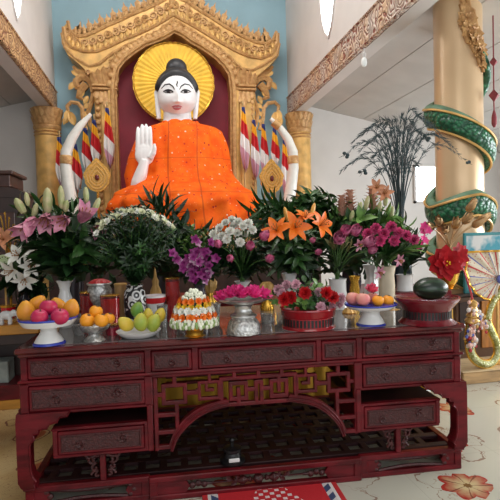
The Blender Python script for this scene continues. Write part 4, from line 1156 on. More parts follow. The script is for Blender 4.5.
lotus_head('pink ruffled flower lying on top of the peaches', at(371, 292.5, c2C.y), 7*S, (0, -.5, 1), mat('coral pink petal', (.75, .10, .18), .5, 0, .2, 12), None, 'pink_flower')

# ------------------------------------------------------------------ glasses, candles and small vessels behind the front row
def V(px_, py_, Y): 
    p = at(px_, py_, Y); return Vector((p.x, p.y, p.z))
def vessel(name, label, cat, px_, Y, parts, mats=None, Z=TZ+.003, n=28, group=None):
    """parts: (name, material, [(r_px, py)], flute, nf); py None = table top"""
    x = at(px_, 300, Y).x; c = Vector((x, Y, Z)); s = pscale(c)
    t = thing(name, label, cat, c, group)
    for pn, M_, pr, fl, nf in parts: MB().lathe([(r*s, 0 if y is None else max(0.001, zat(px_, y, Y)-Z)) for r, y in pr], n, flute=fl, nf=nf).build(pn, M_, t)
    return t, c, s
REDG = mat('red candle wax', (.55, .006, .02), .12, 0, .1, coat=.6)
PINKC = mat('magenta candle wax', (.42, .02, .14), .15, 0, .1, coat=.6)
GL2 = mat('smoky cut glass', (.55, .55, .54), .08, .0, .2, 40, .5, 60, trans=.75)
def candle(label, px_, Y, r, y0, y1, M_):
    return vessel('candle_jar', label, 'candle', px_, Y, [('wax', M_, [(r*.9,None),(r*.93,y1-1),(r*.9,y0+3),(0,y0+3)], 0, 1), ('glass_cup', mat('candle glass', (.95, .25, .25), .05, 0, .05, trans=.95, spec=.3), [(r*.95,None),(r,y1),(r*1.04,y0),(r*.98,y0),(r*.95,y0+3)], 0, 1), ('gold_rim', GOLDB, [(r*1.05,y0+.6),(r*1.08,y0),(r*1.02,y0-.3)], 0, 1)])
candle('red candle jar behind the pile of oranges', 110, 3.62, 9.5, 295, 314, REDG)
candle('magenta candle jar low on the table between oranges and mango plate', 111, 3.36, 6.5, 324, 337, PINKC)
candle('red candle jar left of the purple orchids', 173, 3.75, 7, 278, 300, REDG)
candle('red candle jar in the shadow behind the left cake stand', 88, 3.95, 8, 292, 305, REDG)
for (x, Y, r, y0, lb) in ((180,3.36,6,308,'cut glass tumbler left of the gold bowl of garlands'),(214,3.40,6.5,303,'cut glass tumbler right of the gold bowl of garlands'),(162,3.5,5.5,305,'cut glass tumbler behind the right edge of the mango plate'),(78,3.42,7,325,'low glass dish beside the left cake stand foot'),(266,3.42,6,314,'cut glass tumbler between silver pedestal and red drum')):
    vessel('glass_tumbler', lb, 'glass', x, Y, [('glass_wall', GL2, [(r*.75,None),(r*.8,y0+12),(r,y0),(r*.9,y0),(r*.7,y0+12),(0,y0+14)], .03, 16)], group='glass tumblers on the table')
vessel('silver_urn', 'dark embossed silver urn behind the oranges', 'urn', 100, 3.95, [('body', SILVD, [(7,None),(8,305),(12,298),(12.5,290),(10,285)], .02, 16), ('rim', SILV, [(10,286),(13,284),(13,282.5),(10,283)], 0, 1), ('petals_inside', REDP, [(10.5,283),(8,280.5),(4,279),(0,278.6)], .2, 7)])
vessel('brass_cylinder', 'plain tan brass cylinder between candle jar and patterned vase', 'vessel', 121, 3.9, [('body', mat('dull brass', (.42, .25, .10), .4, .5), [(6,None),(6,300),(6.5,284),(5.5,284),(5,286)], 0, 1), ('rim', GOLD, [(6.6,285),(7,284),(6.4,283.3)], 0, 1)])
vessel('white_bowl', 'white bowl with a red patterned band behind the mango plate', 'bowl', 155, 3.72, [('bowl_wall', WHITE, [(6,None),(7,310),(10.5,300),(11,295),(10,295),(7,305)], 0, 1), ('red_band', REDP, [(10.2,302.5),(10.9,299),(11.15,297),(10.8,297)], 0, 1)])
vessel('gold_figurine_bottle', 'small gold spired ornament behind the white bowl', 'ornament', 156, 4.05, [('spire', GOLD, [(5,None),(6,295),(5,290),(3,285),(3.4,281),(1.6,277),(.8,270),(0,267)], .05, 8), ('gold_base', GOLDB, [(6,None),(6.5,305),(5,303)], 0, 1)])
for (x, Y, y0, lb) in ((210,4.0,278,'gold ornamental flame stand right of the purple orchids'),(267,4.0,282,'gold ornamental stand behind the silver pedestal'),(349,3.62,308,'low gold stand left of the right cake stand'),(393,3.66,309,'low gold stand right of the right cake stand')):
    vessel('gold_stand', lb, 'stand', x, Y, [('foot', GOLDB, [(7,None),(7.3,y0+24 if y0 < 300 else None),(4,y0+18 if y0 < 300 else y0+10),(3,y0+14 if y0 < 300 else y0+8)], 0, 1), ('leaf_cup', GOLD, [(3,y0+15 if y0 < 300 else y0+9),(6.5,y0+10 if y0 < 300 else y0+5),(7,y0+4),(4,y0)], .12, 8)])
# ================================================================== vases and bouquets
# long altar behind the table that carries the rear row
ra = thing('rear_altar', 'long rear altar under a yellow cloth, behind the carved red table', 'table', (1.1, 5.0, FZ))
O_ = (1.1, 5.0, FZ)
m = MB(); m.cbox(-.93, 3.0, 4.60, 5.6, .90, .95, .008); m.build('top_board', REDW, ra, smooth=False, off=O_)
m = MB()
n = 120; vs = []; fs = []
for i in range(n+1):
    x = -.93+3.93*i/n; w_ = .012*math.sin(i*1.3)+.006*math.sin(i*2.9)
    vs += [(x, 4.60+w_*.4, .90), (x, 4.58+w_, .45), (x, 4.57+w_*1.5, FZ+.02)]
for i in range(n):
    for k_ in (0, 1): o_ = 3*i+k_; fs.append((o_, o_+1, o_+4, o_+3))
m.add(vs, fs); c_ = m.build('yellow_cloth', mat('yellow altar cloth', (.60, .33, .03), .7, 0, .15, 3), ra, off=O_)
c_.modifiers.new('thick', 'SOLIDIFY').thickness = .006
m = MB()
for x in (-.9, 2.92): 
    for y in (4.66, 5.5): m.cbox(x, x+.05, y, y+.05, FZ, .9, .004)
m.build('support_legs', REDW, ra, smooth=False, off=O_)
RZ = .953

def vase(label, px_, Y, pr, M_, Z=TZ+.003, flute=0, nf=8, extra=(), name='flower_vase'):
    t, c, s = vessel(name, label, 'vase', px_, Y, [('vase_body', M_, pr, flute, nf)]+list(extra), Z=Z)
    top = min(y for r, y in pr if y is not None)
    return Vector((c.x, Y, zat(px_, top, Y))), s
SHINEW = mat('glazed white vase', (.68, .68, .66), .12, 0, .05, coat=.3)
CREAMV = mat('cream glazed vase', (.62, .54, .40), .2, 0, .08)
g = NG('black and white patterned vase', .2)
v = g.vor(17); h_ = g.math('SINE', g.math('MULTIPLY', v.outputs['Distance'], 15)); g.color(g.mix(g.step(h_, -.2, .2), (.02, .02, .02), (.62, .62, .60))); PATV = g.m
vA, sA = vase('white fluted vase with flared mouth behind the left cake stand, holding pink lilies', 65, 3.75, [(6,None),(7.5,325),(9,312),(8,300),(5.2,292),(5,289),(7,283),(9,280.5),(8.4,280.5),(5,287)], SHINEW, flute=.04, nf=10)
vB, sB = vase('black and white patterned vase behind the mango plate, holding white chrysanthemums', 135, 3.68, [(7,None),(9,325),(11,312),(11.5,300),(10.5,291),(8,287.5),(9,285),(8,285),(7,288)], PATV)
vC, sC_ = vase('dark vase hidden behind the flower mound, holding purple orchids', 200, 3.72, [(7,None),(9,315),(8,300),(5,288),(7,284),(6.5,284),(5,287)], mat('dark glazed vase', (.05, .04, .05), .2))
vD, sD = vase('white vase behind the silver pedestal, holding white blossoms and pink lotus buds', 243, 3.82, [(6,None),(8,315),(7,300),(4.5,290),(5,285),(9,281),(8.5,281),(4,287)], SHINEW)
vE, sE = vase('white flared vase behind the red drum, holding orange lilies', 290, 4.0, [(7,None),(9,310),(7,295),(5,283),(8,273),(7.5,273),(4.5,281)], SHINEW, flute=.05, nf=8)
vF, sF = vase('white cylinder vase between red drum and right cake stand, holding pink lotus buds', 338, 3.85, [(8,None),(9.5,315),(9.5,296),(8.6,290),(8.6,281),(9.5,278.5),(8.8,278.5),(8,283)], SHINEW)
vG, sG = vase('white fluted vase with flared mouth behind the right cake stand', 372, 4.1, [(6,None),(8,300),(7.5,285),(5,277),(7,268),(9.5,264.5),(9,264.5),(5,274)], SHINEW, flute=.07, nf=8)
vH, sH = vase('cream cylinder vase behind the peaches, holding pink carnations', 387, 3.95, [(7,None),(8,305),(8.3,285),(7.6,275),(9,268),(10,266),(9.2,266),(7,274)], CREAMV, flute=.02, nf=12)
vI, sI = vase('white vase beside the watermelon, holding magenta sprays', 405, 4.75, [(6,None),(8,305),(9,292),(8,281),(8.2,276),(9,274.5),(8.2,274.5),(7,280)], SHINEW, Z=RZ)
vK, sK = vase('gold urn at the right end of the rear altar, holding gilded lotus buds', 449, 4.75, [(9,None),(10,300),(5,294),(4,288),(9,281),(12,270),(9,258),(6,254),(8,250),(7,250),(5,256)], GOLDB, Z=RZ)
vL, sL = vase('tall dark vase on the rear altar, holding drooping feathery plumes', 402, 5.0, [(9,None),(11,285),(10,262),(6,246),(7,240),(6,240)], mat('dark blue vase', (.02, .04, .05), .2), Z=RZ)
vM, sM = vase('gold vase with scroll handles beside the white cylinder vase', 355, 4.0, [(4,None),(6,305),(4,297),(5.5,290),(4,282),(6,276),(5.4,276),(3.4,283)], GOLDB, flute=.06, nf=6)
vN, sN = vase('dark vase on the rear altar left of the orange lilies, holding green leaves', 305, 4.85, [(8,None),(10,280),(9,265),(6,250),(7,246),(6,246)], mat('dark glazed vase', (.05, .04, .05), .2), Z=RZ)
vP, sP = vase('dark vase on the rear altar behind the chrysanthemums, holding spiky leaves', 165, 4.85, [(8,None),(10,280),(9,265),(6,255),(7,250),(6,250)], mat('dark glazed vase', (.05, .04, .05), .2), Z=RZ)
vQ, sQ = vase('dark vase at the left of the rear altar, holding dark leaves', 75, 4.85, [(8,None),(10,285),(9,270),(6,258),(7,252),(6,252)], mat('dark glazed vase', (.05, .04, .05), .2), Z=RZ)
vR, sR = vase('dark vase on the rear altar behind the pink carnations, holding budding stems', 352, 4.85, [(8,None),(10,282),(9,268),(6,255),(7,250),(6,250)], mat('dark glazed vase', (.05, .04, .05), .2), Z=RZ)

def curve(p0, p1, up=.5, n=8):
    # stem that rises from the vase mouth and leans out to the flower
    p0, p1 = Vector(p0), Vector(p1); d = (p1-p0).length
    c = p0+Vector((0, 0, d*up)); c = c.lerp(p0.lerp(p1, .5)+Vector((0, 0, d*.12)), .35)
    return [p0*(1-t)**2+c*(2*t*(1-t))+p1*t*t for t in [i/n for i in range(n+1)]]
def stem_part(t, off, pts, r=.004, M_=STEM, name='stem'):
    MB().tube([Vector(p)-off for p in pts], [r*(1.15-.4*i/(len(pts)-1)) for i in range(len(pts))], 5).build(name, M_, t)
def leaves_on(t, off, pts, n, L, W, M_=LEAF, t0=.2, t1=.9, spread=1.0, bend=.7, name='leaves', rnd=random):
    m = MB()
    for i in range(n):
        u_ = t0+(t1-t0)*(i+.5)/n; k_ = u_*(len(pts)-1); a = int(min(k_, len(pts)-2)); p = Vector(pts[a]).lerp(Vector(pts[a+1]), k_-a)
        ax = (Vector(pts[a+1])-Vector(pts[a])).normalized(); _, e1, e2 = frame(ax); ph = i*2.4+rnd.random()*.8
        rd = e1*math.cos(ph)+e2*math.sin(ph); o = spread*rnd.uniform(.7, 1.15)
        m.petal(p-off, ax*math.cos(o)+rd*math.sin(o), ax*math.sin(o)-rd*math.cos(o), L*rnd.uniform(.7, 1.15), W, bend, .25, 1., 4)
    m.build(name, M_, t)
def fthing(name, label, base, group=None, cat='flower'): return thing(name, label, cat, base, group), Vector(base)
def start(mouth, r=.02): 
    a = random.random()*6.28; return Vector(mouth)+Vector((math.cos(a)*r*random.random(), math.sin(a)*r*random.random(), -.02))
def head_axis(pts, face=.5):
    d = (Vector(pts[-1])-Vector(pts[-2])).normalized(); tocam = (CAM-Vector(pts[-1])).normalized()
    return (d*(1-face)+tocam*face).normalized()

def lily(name, label, mouth, x, y, Y, r, M_, face=.75, group=None, op=.9, leafs=2, M2=None, axis=None, bd=1.):
    t, o = fthing(name, label, start(mouth), group); p = at(x, y, Y); P = curve(o, p); stem_part(t, o, P)
    a = Vector(axis).normalized() if axis else head_axis(P, face); m = MB()
    c = p-o
    m.bloom(c, a, 3, r*1.25, r*.62, op, .9*bd, .22, .9); m.bloom(c, a, 3, r*1.22, r*.44, op*.95, 1.*bd, .22, .9, off=.5)
    f = m.build('petals', M_, t); m = MB()
    _, e1, e2 = frame(a)
    for i in range(6):
        d = (a+(e1*math.cos(i*1.05)+e2*math.sin(i*1.05))*.28).normalized(); m.tube([c, c+d*r*.8], .0022, 4); m.ball(c+d*r*.82, (.004, .004, .008), 6, 4)
    m.build('stamens', M2 or mat('stamen brown', (.30, .12, .02), .6), t)
    if leafs: leaves_on(t, o, P, leafs*4, .16, .035, LEAF, .1, .85, .8)
    return t
def bud(name, label, mouth, x, y, Y, L, W, tilt, M_, group=None, leafs=1, sx=.5):
    t, o = fthing(name, label, start(mouth), group); p = at(x, y, Y); a = Vector((tilt, random.uniform(-.2, .1), 1)).normalized()
    P = curve(o, p-a*L*.5); stem_part(t, o, P)
    m = MB(); m.lathe([(.004, -.5*L), (W*.34, -.42*L), (W*.46, -.2*L), (W*.5, .05*L), (W*.42, .28*L), (W*.22, .44*L), (0, .5*L)], 12, p-o, a, flute=.08, nf=3)
    m.build('closed_petals', M_, t)
    if leafs: leaves_on(t, o, P, leafs*4, .15, .03, LEAF, .15, .95, .7)
    return t
def lotus_bud(label, mouth, x, y, Y, r, M_=PINK, tilt=None, group=None, leafs=0, name='lotus_bud', opn=.0):
    t, o = fthing(name, label, start(mouth, .015), group); p = at(x, y, Y); P = curve(o, p-Vector((0, 0, r*.8)), .5); stem_part(t, o, P, .0045)
    a = (P[-1]-P[-3]).normalized(); a = (a+Vector((0, -.35, .2))).normalized(); c = P[-1]-o; m = MB()
    m.bloom(c, a, 5, r*2.2, r*1.45, .62+opn, -1.15, .42, .75, r0=r*.1); m.bloom(c, a, 5, r*2.25, r*1.4, .40+opn, -.85, .45, .75, .5, r0=r*.1); m.bloom(c, a, 4, r*2.3, r*1.2, .2+opn, -.5, .5, .8)
    m.build('petals', M_, t)
    if leafs: leaves_on(t, o, P, leafs, .13, .05, LEAF, .3, .95, .9)
    return t
def carnation(label, mouth, x, y, Y, r, M_, group=None, name='carnation', leafs=5, ruff=.06):
    t, o = fthing(name, label, start(mouth), group); p = at(x, y, Y); P = curve(o, p-Vector((0, 0, r*.5))); stem_part(t, o, P, .003)
    a = head_axis(P, .3); c = P[-1]-o; m = MB()
    for n_, op, L_ in ((9, 1.25, 1.0), (9, .9, 1.05), (7, .5, 1.05), (4, .15, 1.)): m.bloom(c, a, n_, r*L_, r*.95, op, .3, .2, .6, ruffle=ruff, nseg=4, off=random.random())
    m.build('petals', M_, t); MB().lathe([(.003, -.03), (.008, -.015), (.009, 0), (.004, .008)], 8, c, a).build('calyx', STEM, t)
    if leafs: leaves_on(t, o, P, leafs, .12, .014, LEAF, .1, .9, .6, .4)
    return t
def daisy(label, mouth, x, y, Y, r, M_, group, fol=12, fM=LEAFD, name='chrysanthemum', fl=.09, fw=.022, centre=YEL):
    t, o = fthing(name, label, start(mouth), group); p = at(x, y, Y); P = curve(o, p, .55); stem_part(t, o, P, .003)
    a = head_axis(P, .25); c = p-o; m = MB()
    m.bloom(c, a, 12, r, r*.42, 1.25, .1, .2, .8, nseg=3); m.bloom(c, a, 9, r*.8, r*.38, .8, -.2, .2, .8, nseg=3); m.bloom(c, a, 5, r*.5, r*.3, .35, -.3, .2, .8, nseg=2)
    m.build('petals', M_, t)
    leaves_on(t, o, P, fol+6, fl, fw, fM, .35, .985, 1.0, .5)
    return t
def leafy(label, mouth, x, y, Y, n, L, W, M_, group, spread=.8, bend=.6, t0=.1, name='leafy_stem', cat='leaves', r=.004, k=1.):
    t, o = fthing(name, label, start(mouth), group, cat); p = at(x, y, Y); P = curve(o, p, .55); stem_part(t, o, P, r); leaves_on(t, o, P, int(n*(1+1.1*k)), L*1.05, W*(1+.4*k), M_, t0, 1.0, spread, bend); return t

# --- A: pink lilies, left
for x, y, Y, r, ax, lb in ((36,218,3.55,.16,(-.55,-.5,-.65),'large pink lily facing left, lowest of the left bouquet'),(48,214,3.6,.14,(-.1,-.8,-.6),'pink lily in the left bouquet under the tallest bud'),(68,218,3.55,.13,(-.3,-.9,-.3),'pink lily directly above the white fluted vase'),
    (80,222,3.6,.14,(.5,-.6,.7),'dark pink lily at the right of the left bouquet'),(92,229,3.7,.11,(.6,-.9,-.2),'pale pink lily touching the white chrysanthemums')):
    lily('pink_lily', lb, vA, x, y, Y, r, PINKL, group='pink lilies in the left vase', axis=ax, op=.26, bd=.55)
for x, y, L, W, tl, lb in ((20,206,.125,.058,-.5,'green lily bud leaning far left in the left bouquet'),(27,199,.10,.036,-.15,'small slim green lily bud behind the leftmost one'),(47.5,201,.19,.066,.05,'largest cream lily bud in the left bouquet'),(61,197,.165,.048,.0,'tall green lily bud at the base of the left tusk'),
    (86,195,.12,.042,.0,'upright green lily bud right of the left tusk'),(96,206,.13,.045,.45,'greenish bud leaning right under the gold leaf emblem'),(35,210,.10,.04,.3,'short pale bud above the largest pink lily'),(66,206,.09,.04,.2,'pale bud below the tall green bud')):
    bud('lily_bud', lb, vA, x, y, 3.62, L, W, tl, BUDG, 'lily buds in the left vase')
for x, y in ((30,245),(45,258),(60,240),(72,262),(85,250),(52,270),(38,232),(95,245),(78,236),(26,235),(62,255),(100,232),(56,225)):
    leafy('broad dark green leaves of the pink lily bouquet', vA, x+random.uniform(-3,3), y-4, random.uniform(3.6, 3.85), 9, .20, .055, LEAF if x % 2 else LEAFD, 'lily leaves in the left vase', 1.0)
for x, y in ((28,214),(40,204),(54,206),(75,206),(90,212),(60,214)): leafy('slender upper leaves among the lily buds of the left bouquet', vA, x, y, 3.75, 6, .15, .03, LEAF, 'upper leaves among the lily buds', .6, .5, .55, k=0)
# --- B: dome of white chrysanthemums
gB = 'white chrysanthemums in the patterned vase'
rim = [(97,229),(100,224),(104,220),(108,217),(113,214),(118,212),(123,210.5),(128,209.5),(133,209),(138,209),(143,210),(148,211),(153,213),(158,215),(163,218),(168,221),(172,225)]
for i, (x, y) in enumerate(rim):
    for j in range(3):
        Yd = 3.5+.16*j; daisy('small cream white chrysanthemum on the dome above the patterned vase', vB, x+random.uniform(-2.2, 2.2), y+3.5-2.2*j+random.uniform(-1.5, 1.5), Yd, random.uniform(.027, .037), CREAM if (i+j) % 3 else WPET, gB, 9)
for i in range(56):
    a = random.uniform(0, 1); x = 96+80*a; top = 212+18*((a-.5)*2)**2; y = random.uniform(top+1, 276-22*abs(a-.5)*2)
    leafy('ferny dark green foliage filling the chrysanthemum dome', vB, x, y, random.uniform(3.42, 3.62), 44, .060, .015, LEAFD if i % 4 else LEAF, 'chrysanthemum foliage', 1.0, .4, k=0)
# --- spiky leaves behind the dome, in front of the robe
for x, y in ((152,190),(160,188),(168,192),(177,200),(146,198)):
    leafy('spiky dark green leaves in front of the orange robe', vP, x, y+12, 4.75, 9, .24, .034, LEAFD, 'spiky leaves before the robe', .6, .5, .6, k=0)
# --- C: purple orchids
for x, y, lb in ((177,250,'purple orchid spray leaning far left'),(184,258,'purple orchid spray hanging low at the left'),(190,248,'purple orchid spray left of the middle'),(198,252,'purple orchid spray in the middle front'),(205,262,'purple orchid spray hanging low at the right'),(210,250,'purple orchid spray leaning right'),(196,268,'purple orchid spray hanging lowest'),(202,242,'tallest purple orchid spray'),(186,268,'purple orchid spray drooping over the candle jar')):
    t, o = fthing('orchid_spray', lb+' above the flower mound', start(vC), 'purple orchid sprays'); p = at(x, y+5, random.uniform(3.42, 3.62)); P = curve(o, p, .9, 12); stem_part(t, o, P, .0028)
    for k_ in range(8):
        c = P[4+k_]-o+Vector((random.uniform(-.075, .075), random.uniform(-.06, .01), random.uniform(-.05, .06))); m = MB(); a = Vector((random.uniform(-.6, .6), -1, random.uniform(-.1, .4)))
        m.bloom(c, a, 5, .040, .030, 1.15, .2, .15, .8, nseg=3); m.bloom(c, a, 2, .022, .02, .4, .4, .3, .8, nseg=3); m.build('blossom', PURP if k_ % 5 else mat('orchid pale', (.58, .38, .50), .5, 0, .2, 30, col2=(.34, .05, .24)), t)
for x, y in ((196,232),(186,236),(206,230),(178,238),(192,226),(212,236)):
    leafy('pale green filler leaves above the purple orchids', vC, x, y, 3.75, 14, .075, .02, LEAFL, 'filler leaves over the orchids', 1.0)
for x, y in ((180,265),(215,262),(190,275),(208,275),(172,255),(222,255)): leafy('dark leaves around the purple orchids', vC, x, y-6, 3.85, 10, .14, .045, LEAFD, 'dark leaves around the orchids', 1.0)
# --- D: white blossoms and pink lotus buds
gD = 'white blossoms in the vase behind the silver pedestal'
for x, y in ((214,232),(220,226),(226,221),(232,218),(238,220),(243,224),(248,221),(222,234),(230,229),(237,231),(245,232),(252,228),(227,237),(216,240),(240,240),(234,224)):
    carnation('ruffled white blossom in the bouquet behind the silver pedestal', vD, x, y, random.uniform(3.55, 3.75), .040, WPET, gD, 'white_blossom', 4)
for x, y, r, lb in ((219.5,241,.042,'pink lotus bud at the left of the white blossoms'),(231,255,.040,'pink lotus bud hanging below the white blossoms'),(249,243,.047,'large pink lotus bud right of the white blossoms'),(262,233,.052,'tallest pink lotus bud beside the orange lilies'),(267,255,.043,'pink lotus bud low under the orange lilies')):
    lotus_bud(lb, vD, x, y, 3.5, r, tilt=0, group='pink lotus buds behind the silver pedestal')
for x, y in ((218,258),(238,262),(255,262),(225,270),(248,250),(262,268),(210,250),(270,245),(234,246)): leafy('dark leaves of the white blossom bouquet', vD, x, y-6, 3.8, 10, .13, .04, LEAFD, 'dark leaves behind the silver pedestal', 1.0)
# --- E: orange lilies
for x, y, r, ax, lb in ((277,231,.105,(-.5,-1,.5),'orange lily facing left, nearest the tall pink lotus bud'),(295,228,.115,(.0,-1,.35),'orange lily in the middle, facing forward'),(319,226,.11,(.5,-.9,.4),'orange lily leaning right'),(305,219,.085,(.1,-.5,.9),'orange lily behind the middle one, opening upward')):
    lily('orange_lily', lb, vE, x, y, 3.65, r, ORAN, group='orange lilies in the white flared vase', axis=ax, op=.85)
for x, y, tl, lb in ((286,214,-.2,'orange lily bud above the left orange lily'),(313,210,.3,'pale orange lily bud above the right orange lily')): bud('lily_bud', lb, vE, x, y, 3.75, .12, .035, tl, mat('orange bud', (.75, .38, .08), .5, 0, .2, 10), 'orange lily buds')
for x, y, r, lb in ((316,249,.035,'small pink lotus bud under the right orange lily'),(311,238,.032,'pale pink bud between orange and pink bouquets')): lotus_bud(lb, vE, x, y, 3.6, r, group='small pink buds under the orange lilies')
for x, y in ((272,250),(282,245),(292,250),(302,246),(312,258),(285,262),(298,265),(275,238),(308,240),(322,240),(290,238),(280,272),(305,275)): leafy('dark lance shaped leaves of the orange lily bouquet', vE, x, y-8, random.uniform(3.75, 3.95), 10, .16, .035, LEAFD if x % 2 else LEAF, 'orange lily leaves', .9)
for x, y in ((265,205),(272,200),(280,208),(258,212),(268,215),(290,210)): leafy('long pointed leaves behind the orange lilies', vN, x, y+4, 4.6, 10, .24, .03, LEAF, 'pointed leaves behind the orange lilies', .6, .6, .5)
# --- bamboo-like leaves right of the tusk
for x, y in ((298,200),(304,192),(311,190),(318,194),(326,190),(332,198),(308,204),(320,206),(335,208),(314,198),(300,210),(328,212),(310,216),(322,218)):
    leafy('glossy bamboo-like leaves standing right of the tusk', vN, x, y+5, random.uniform(4.6, 4.9), 13, .20, .042, LEAF, 'bamboo-like leaves right of the tusk', 1.15, .7, .5)
# --- F: pink lotus buds, right
for x, y, r, lb in ((338,235,.050,'pink lotus bud at the left of the white cylinder vase bouquet'),(344,228,.044,'pink lotus bud tucked behind the leftmost one, right bouquet'),(353,228,.046,'pink lotus bud at the top of the white cylinder vase bouquet'),(365,238,.048,'pink lotus bud at the right of the white cylinder vase bouquet'),(369,247,.034,'pale pink lotus bud hanging right, near the carnations')):
    lotus_bud(lb, vF, x, y, 3.45, r*1.2, mat('orchid pink lotus', (.56, .09, .24), .5, 0, .25, 16, col2=(.68, .26, .40)), group='pink lotus buds in the white cylinder vase', opn=.1)
for x, y in ((325,246),(342,244),(354,242),(366,246),(330,234)): leafy('dark leaves of the pink lotus bouquet', vF, x, y-6, 4.0, 6, .13, .04, LEAFD, 'dark leaves of the right lotus bouquet', .9)
for x, y in ((330,258),(334,262),(342,262),(346,258),(350,262)): leafy('thin brown green stalk without flowers in the white cylinder vase', vF, x, y-15, 3.75, 2, .08, .02, mat('olive stem', (.16, .15, .05), .6), 'bare stalks in the white cylinder vase', .4, .3, .8, r=.006)
# --- rear budding stems above the lotus and carnations
for x, y, lb in ((342,205,'pinkish torch ginger spike, leftmost in the rear row'),(350,200,'tallest pinkish torch ginger spike in the rear row'),(372,196,'peach coloured torch ginger spike left of the plumes')):
    t, o = fthing('ginger_spike', lb, start(vR), 'torch ginger spikes'); p = at(x, y, 4.7); P = curve(o, p); stem_part(t, o, P, .006); m = MB()
    for k_ in range(7):
        c = p-o-Vector((0, 0, .035*k_-.06)); m.bloom(c, (0, 0, 1), 7, .075+.008*k_, .05, .75, .5, .3, .9, nseg=3)
    m.build('bracts', mat('ginger bract', (.62, .32, .24), .6, 0, .3, 14, col2=(.70, .42, .30)), t); leaves_on(t, o, P, 6, .18, .05, LEAFL, .3, .9, .6)
for x, y, L, lb in ((360,208,.13,'pale green lily bud above the right lotus buds'),(367,203,.15,'tall pale green lily bud left of the plumes'),(380,208,.14,'pale green lily bud at the foot of the plumes'),(392,212,.13,'pale green lily bud above the carnations'),(352,216,.12,'short green lily bud above the pink lotus'),(386,200,.13,'slim green lily bud among the plume stems')):
    bud('lily_bud', lb, vR, x, y, 4.6, L, .05, random.uniform(-.2, .2), BUDG, 'pale green lily buds in the rear row')
for x, y in ((340,222),(350,225),(360,222),(372,215),(384,222),(396,222),(404,228),(378,230),(365,228),(390,235),(412,232),(330,226)): leafy('mid green leaves of the rear lily stems', vR, x, y-4, random.uniform(4.5, 4.8), 10, .20, .05, LEAF if x % 4 else LEAFL, 'rear lily leaves', .7)
for x, y, lb in ((376,186,'peach lily left of the plume stems'),(384,192,'peach lily close to the plume stems')): lily('peach_lily', lb, vR, x, y+2, 4.6, .085, mat('peach petal', (.52, .22, .11), .55, 0, .2, 12), group='peach lilies in the rear row', axis=(-.2,-1,.3), leafs=0)
# --- H: pink carnations
for x, y, lb in ((368,231,'leftmost pink carnation'),(376,226,'pink carnation second from left'),(384,231,'pink carnation above the cream vase'),(391,224,'topmost pink carnation'),(398,230,'pink carnation right of the middle'),(406,233,'pink carnation near the right end'),(413,237,'rightmost pink carnation'),(380,238,'low pink carnation at the left'),(394,238,'low pink carnation at the right')):
    carnation(lb+' of the cream vase bouquet', vH, x, y, 3.7, .052, CARN, 'pink carnations in the cream vase')
for x, y in ((366,240),(374,246),(382,250),(390,245),(398,248),(406,246),(412,252),(386,258),(378,256),(395,258),(402,256)): leafy('narrow upright green leaves of the carnation bouquet', vH, x, y-4, 3.85, 9, .15, .02, LEAF if x % 4 else LEAFL, 'carnation leaves', .4, .3)
for x, y, lb in ((378,275,'small pink lily drooping left of the cream vase'),(398,263,'small pink lily drooping right of the cream vase'),(358,247,'small pink lily above the gold vase')): lily('pink_lily', lb, vG, x, y-3, 3.75, .055, PINKL, group=None, axis=(.3,-1,-.3), leafs=1)
# --- I: orchid + leaves by the watermelon
for x, y, lb in ((424,232,'upper magenta blossom spray left of the gilded lotus buds'),(421,248,'lower magenta blossom spray beside the poinsettia'),(428,240,'middle magenta blossom spray near the poinsettia')):
    t, o = fthing('orchid_spray', lb, start(vI), 'magenta sprays by the poinsettia'); p = at(x, y-6, 4.5); P = curve(o, p, .6, 10); stem_part(t, o, P, .003)
    for k_ in range(5):
        c = P[6+k_]-o+Vector((random.uniform(-.04, .04), -.03, random.uniform(-.04, .04))); m = MB(); m.bloom(c, (random.uniform(-.5, .5), -1, .2), 5, .05, .036, 1.1, .2, .15, .8, nseg=3); m.build('blossom', CARN if k_ % 2 else MAG, t)
for x, y in ((405,250),(412,246),(416,255),(400,256),(408,262),(420,260)): leafy('dark narrow leaves beside the watermelon', vI, x, y-4, 4.5, 9, .16, .028, LEAFD, 'dark leaves beside the watermelon', .45, .3)
# --- K: gilded lotus buds and red poinsettia
GB = mat('gilded bud', (.62, .40, .20), .35, .5, .15)
for x, y, lb in ((433,224,'gilded lotus bud leaning far left'),(441,221,'gilded lotus bud second from left'),(454,224,'gilded lotus bud in the front middle'),(463,219,'gilded lotus bud right of the middle'),(467,207,'tallest gilded lotus bud'),(472,222,'gilded lotus bud leaning far right'),(446,228,'low gilded lotus bud above the poinsettia'),(478,217,'small gilded lotus bud at the right edge')):
    t, o = fthing('gilded_lotus', lb+' in the gold urn', start(vK), 'gilded lotus buds in the gold urn'); p = at(x, y, 4.6); P = curve(o, p-Vector((0, 0, .05)), .4); stem_part(t, o, P, .007, GB)
    a = (P[-1]-P[-3]).normalized(); m = MB(); m.bloom(P[-1]-o, a, 5, .15, .085, .55, -.8, .45, .8); m.bloom(P[-1]-o, a, 4, .16, .08, .28, -.45, .5, .8, .5); m.build('petals', GB, t)
t, o = fthing('poinsettia', 'big flat red poinsettia flower in front of the gilded lotus buds', start(vK)); p = at(445, 263, 4.45); P = curve(o, p, .3); stem_part(t, o, P)
m = MB(); c = p-o; a = Vector((-.15, -1, .15))
m.bloom(c, a, 9, .185, .14, 1.4, .1, .1, .9); m.bloom(c-Vector((0, .02, 0)), a, 7, .15, .10, 1.2, .1, .1, .9, .5); m.bloom(c-Vector((0, .035, 0)), a, 6, .09, .06, .9, .1, .1, .9)
m.build('bracts', mat('poinsettia red', (.34, .003, .008), .6, 0, .2, 10, spec=.2), t); m = MB()
for i in range(9): m.ball(c+Vector((random.uniform(-.02, .02), -.06, random.uniform(-.02, .02))), .008, 6, 5)
m.build('yellow_centre', YEL, t)
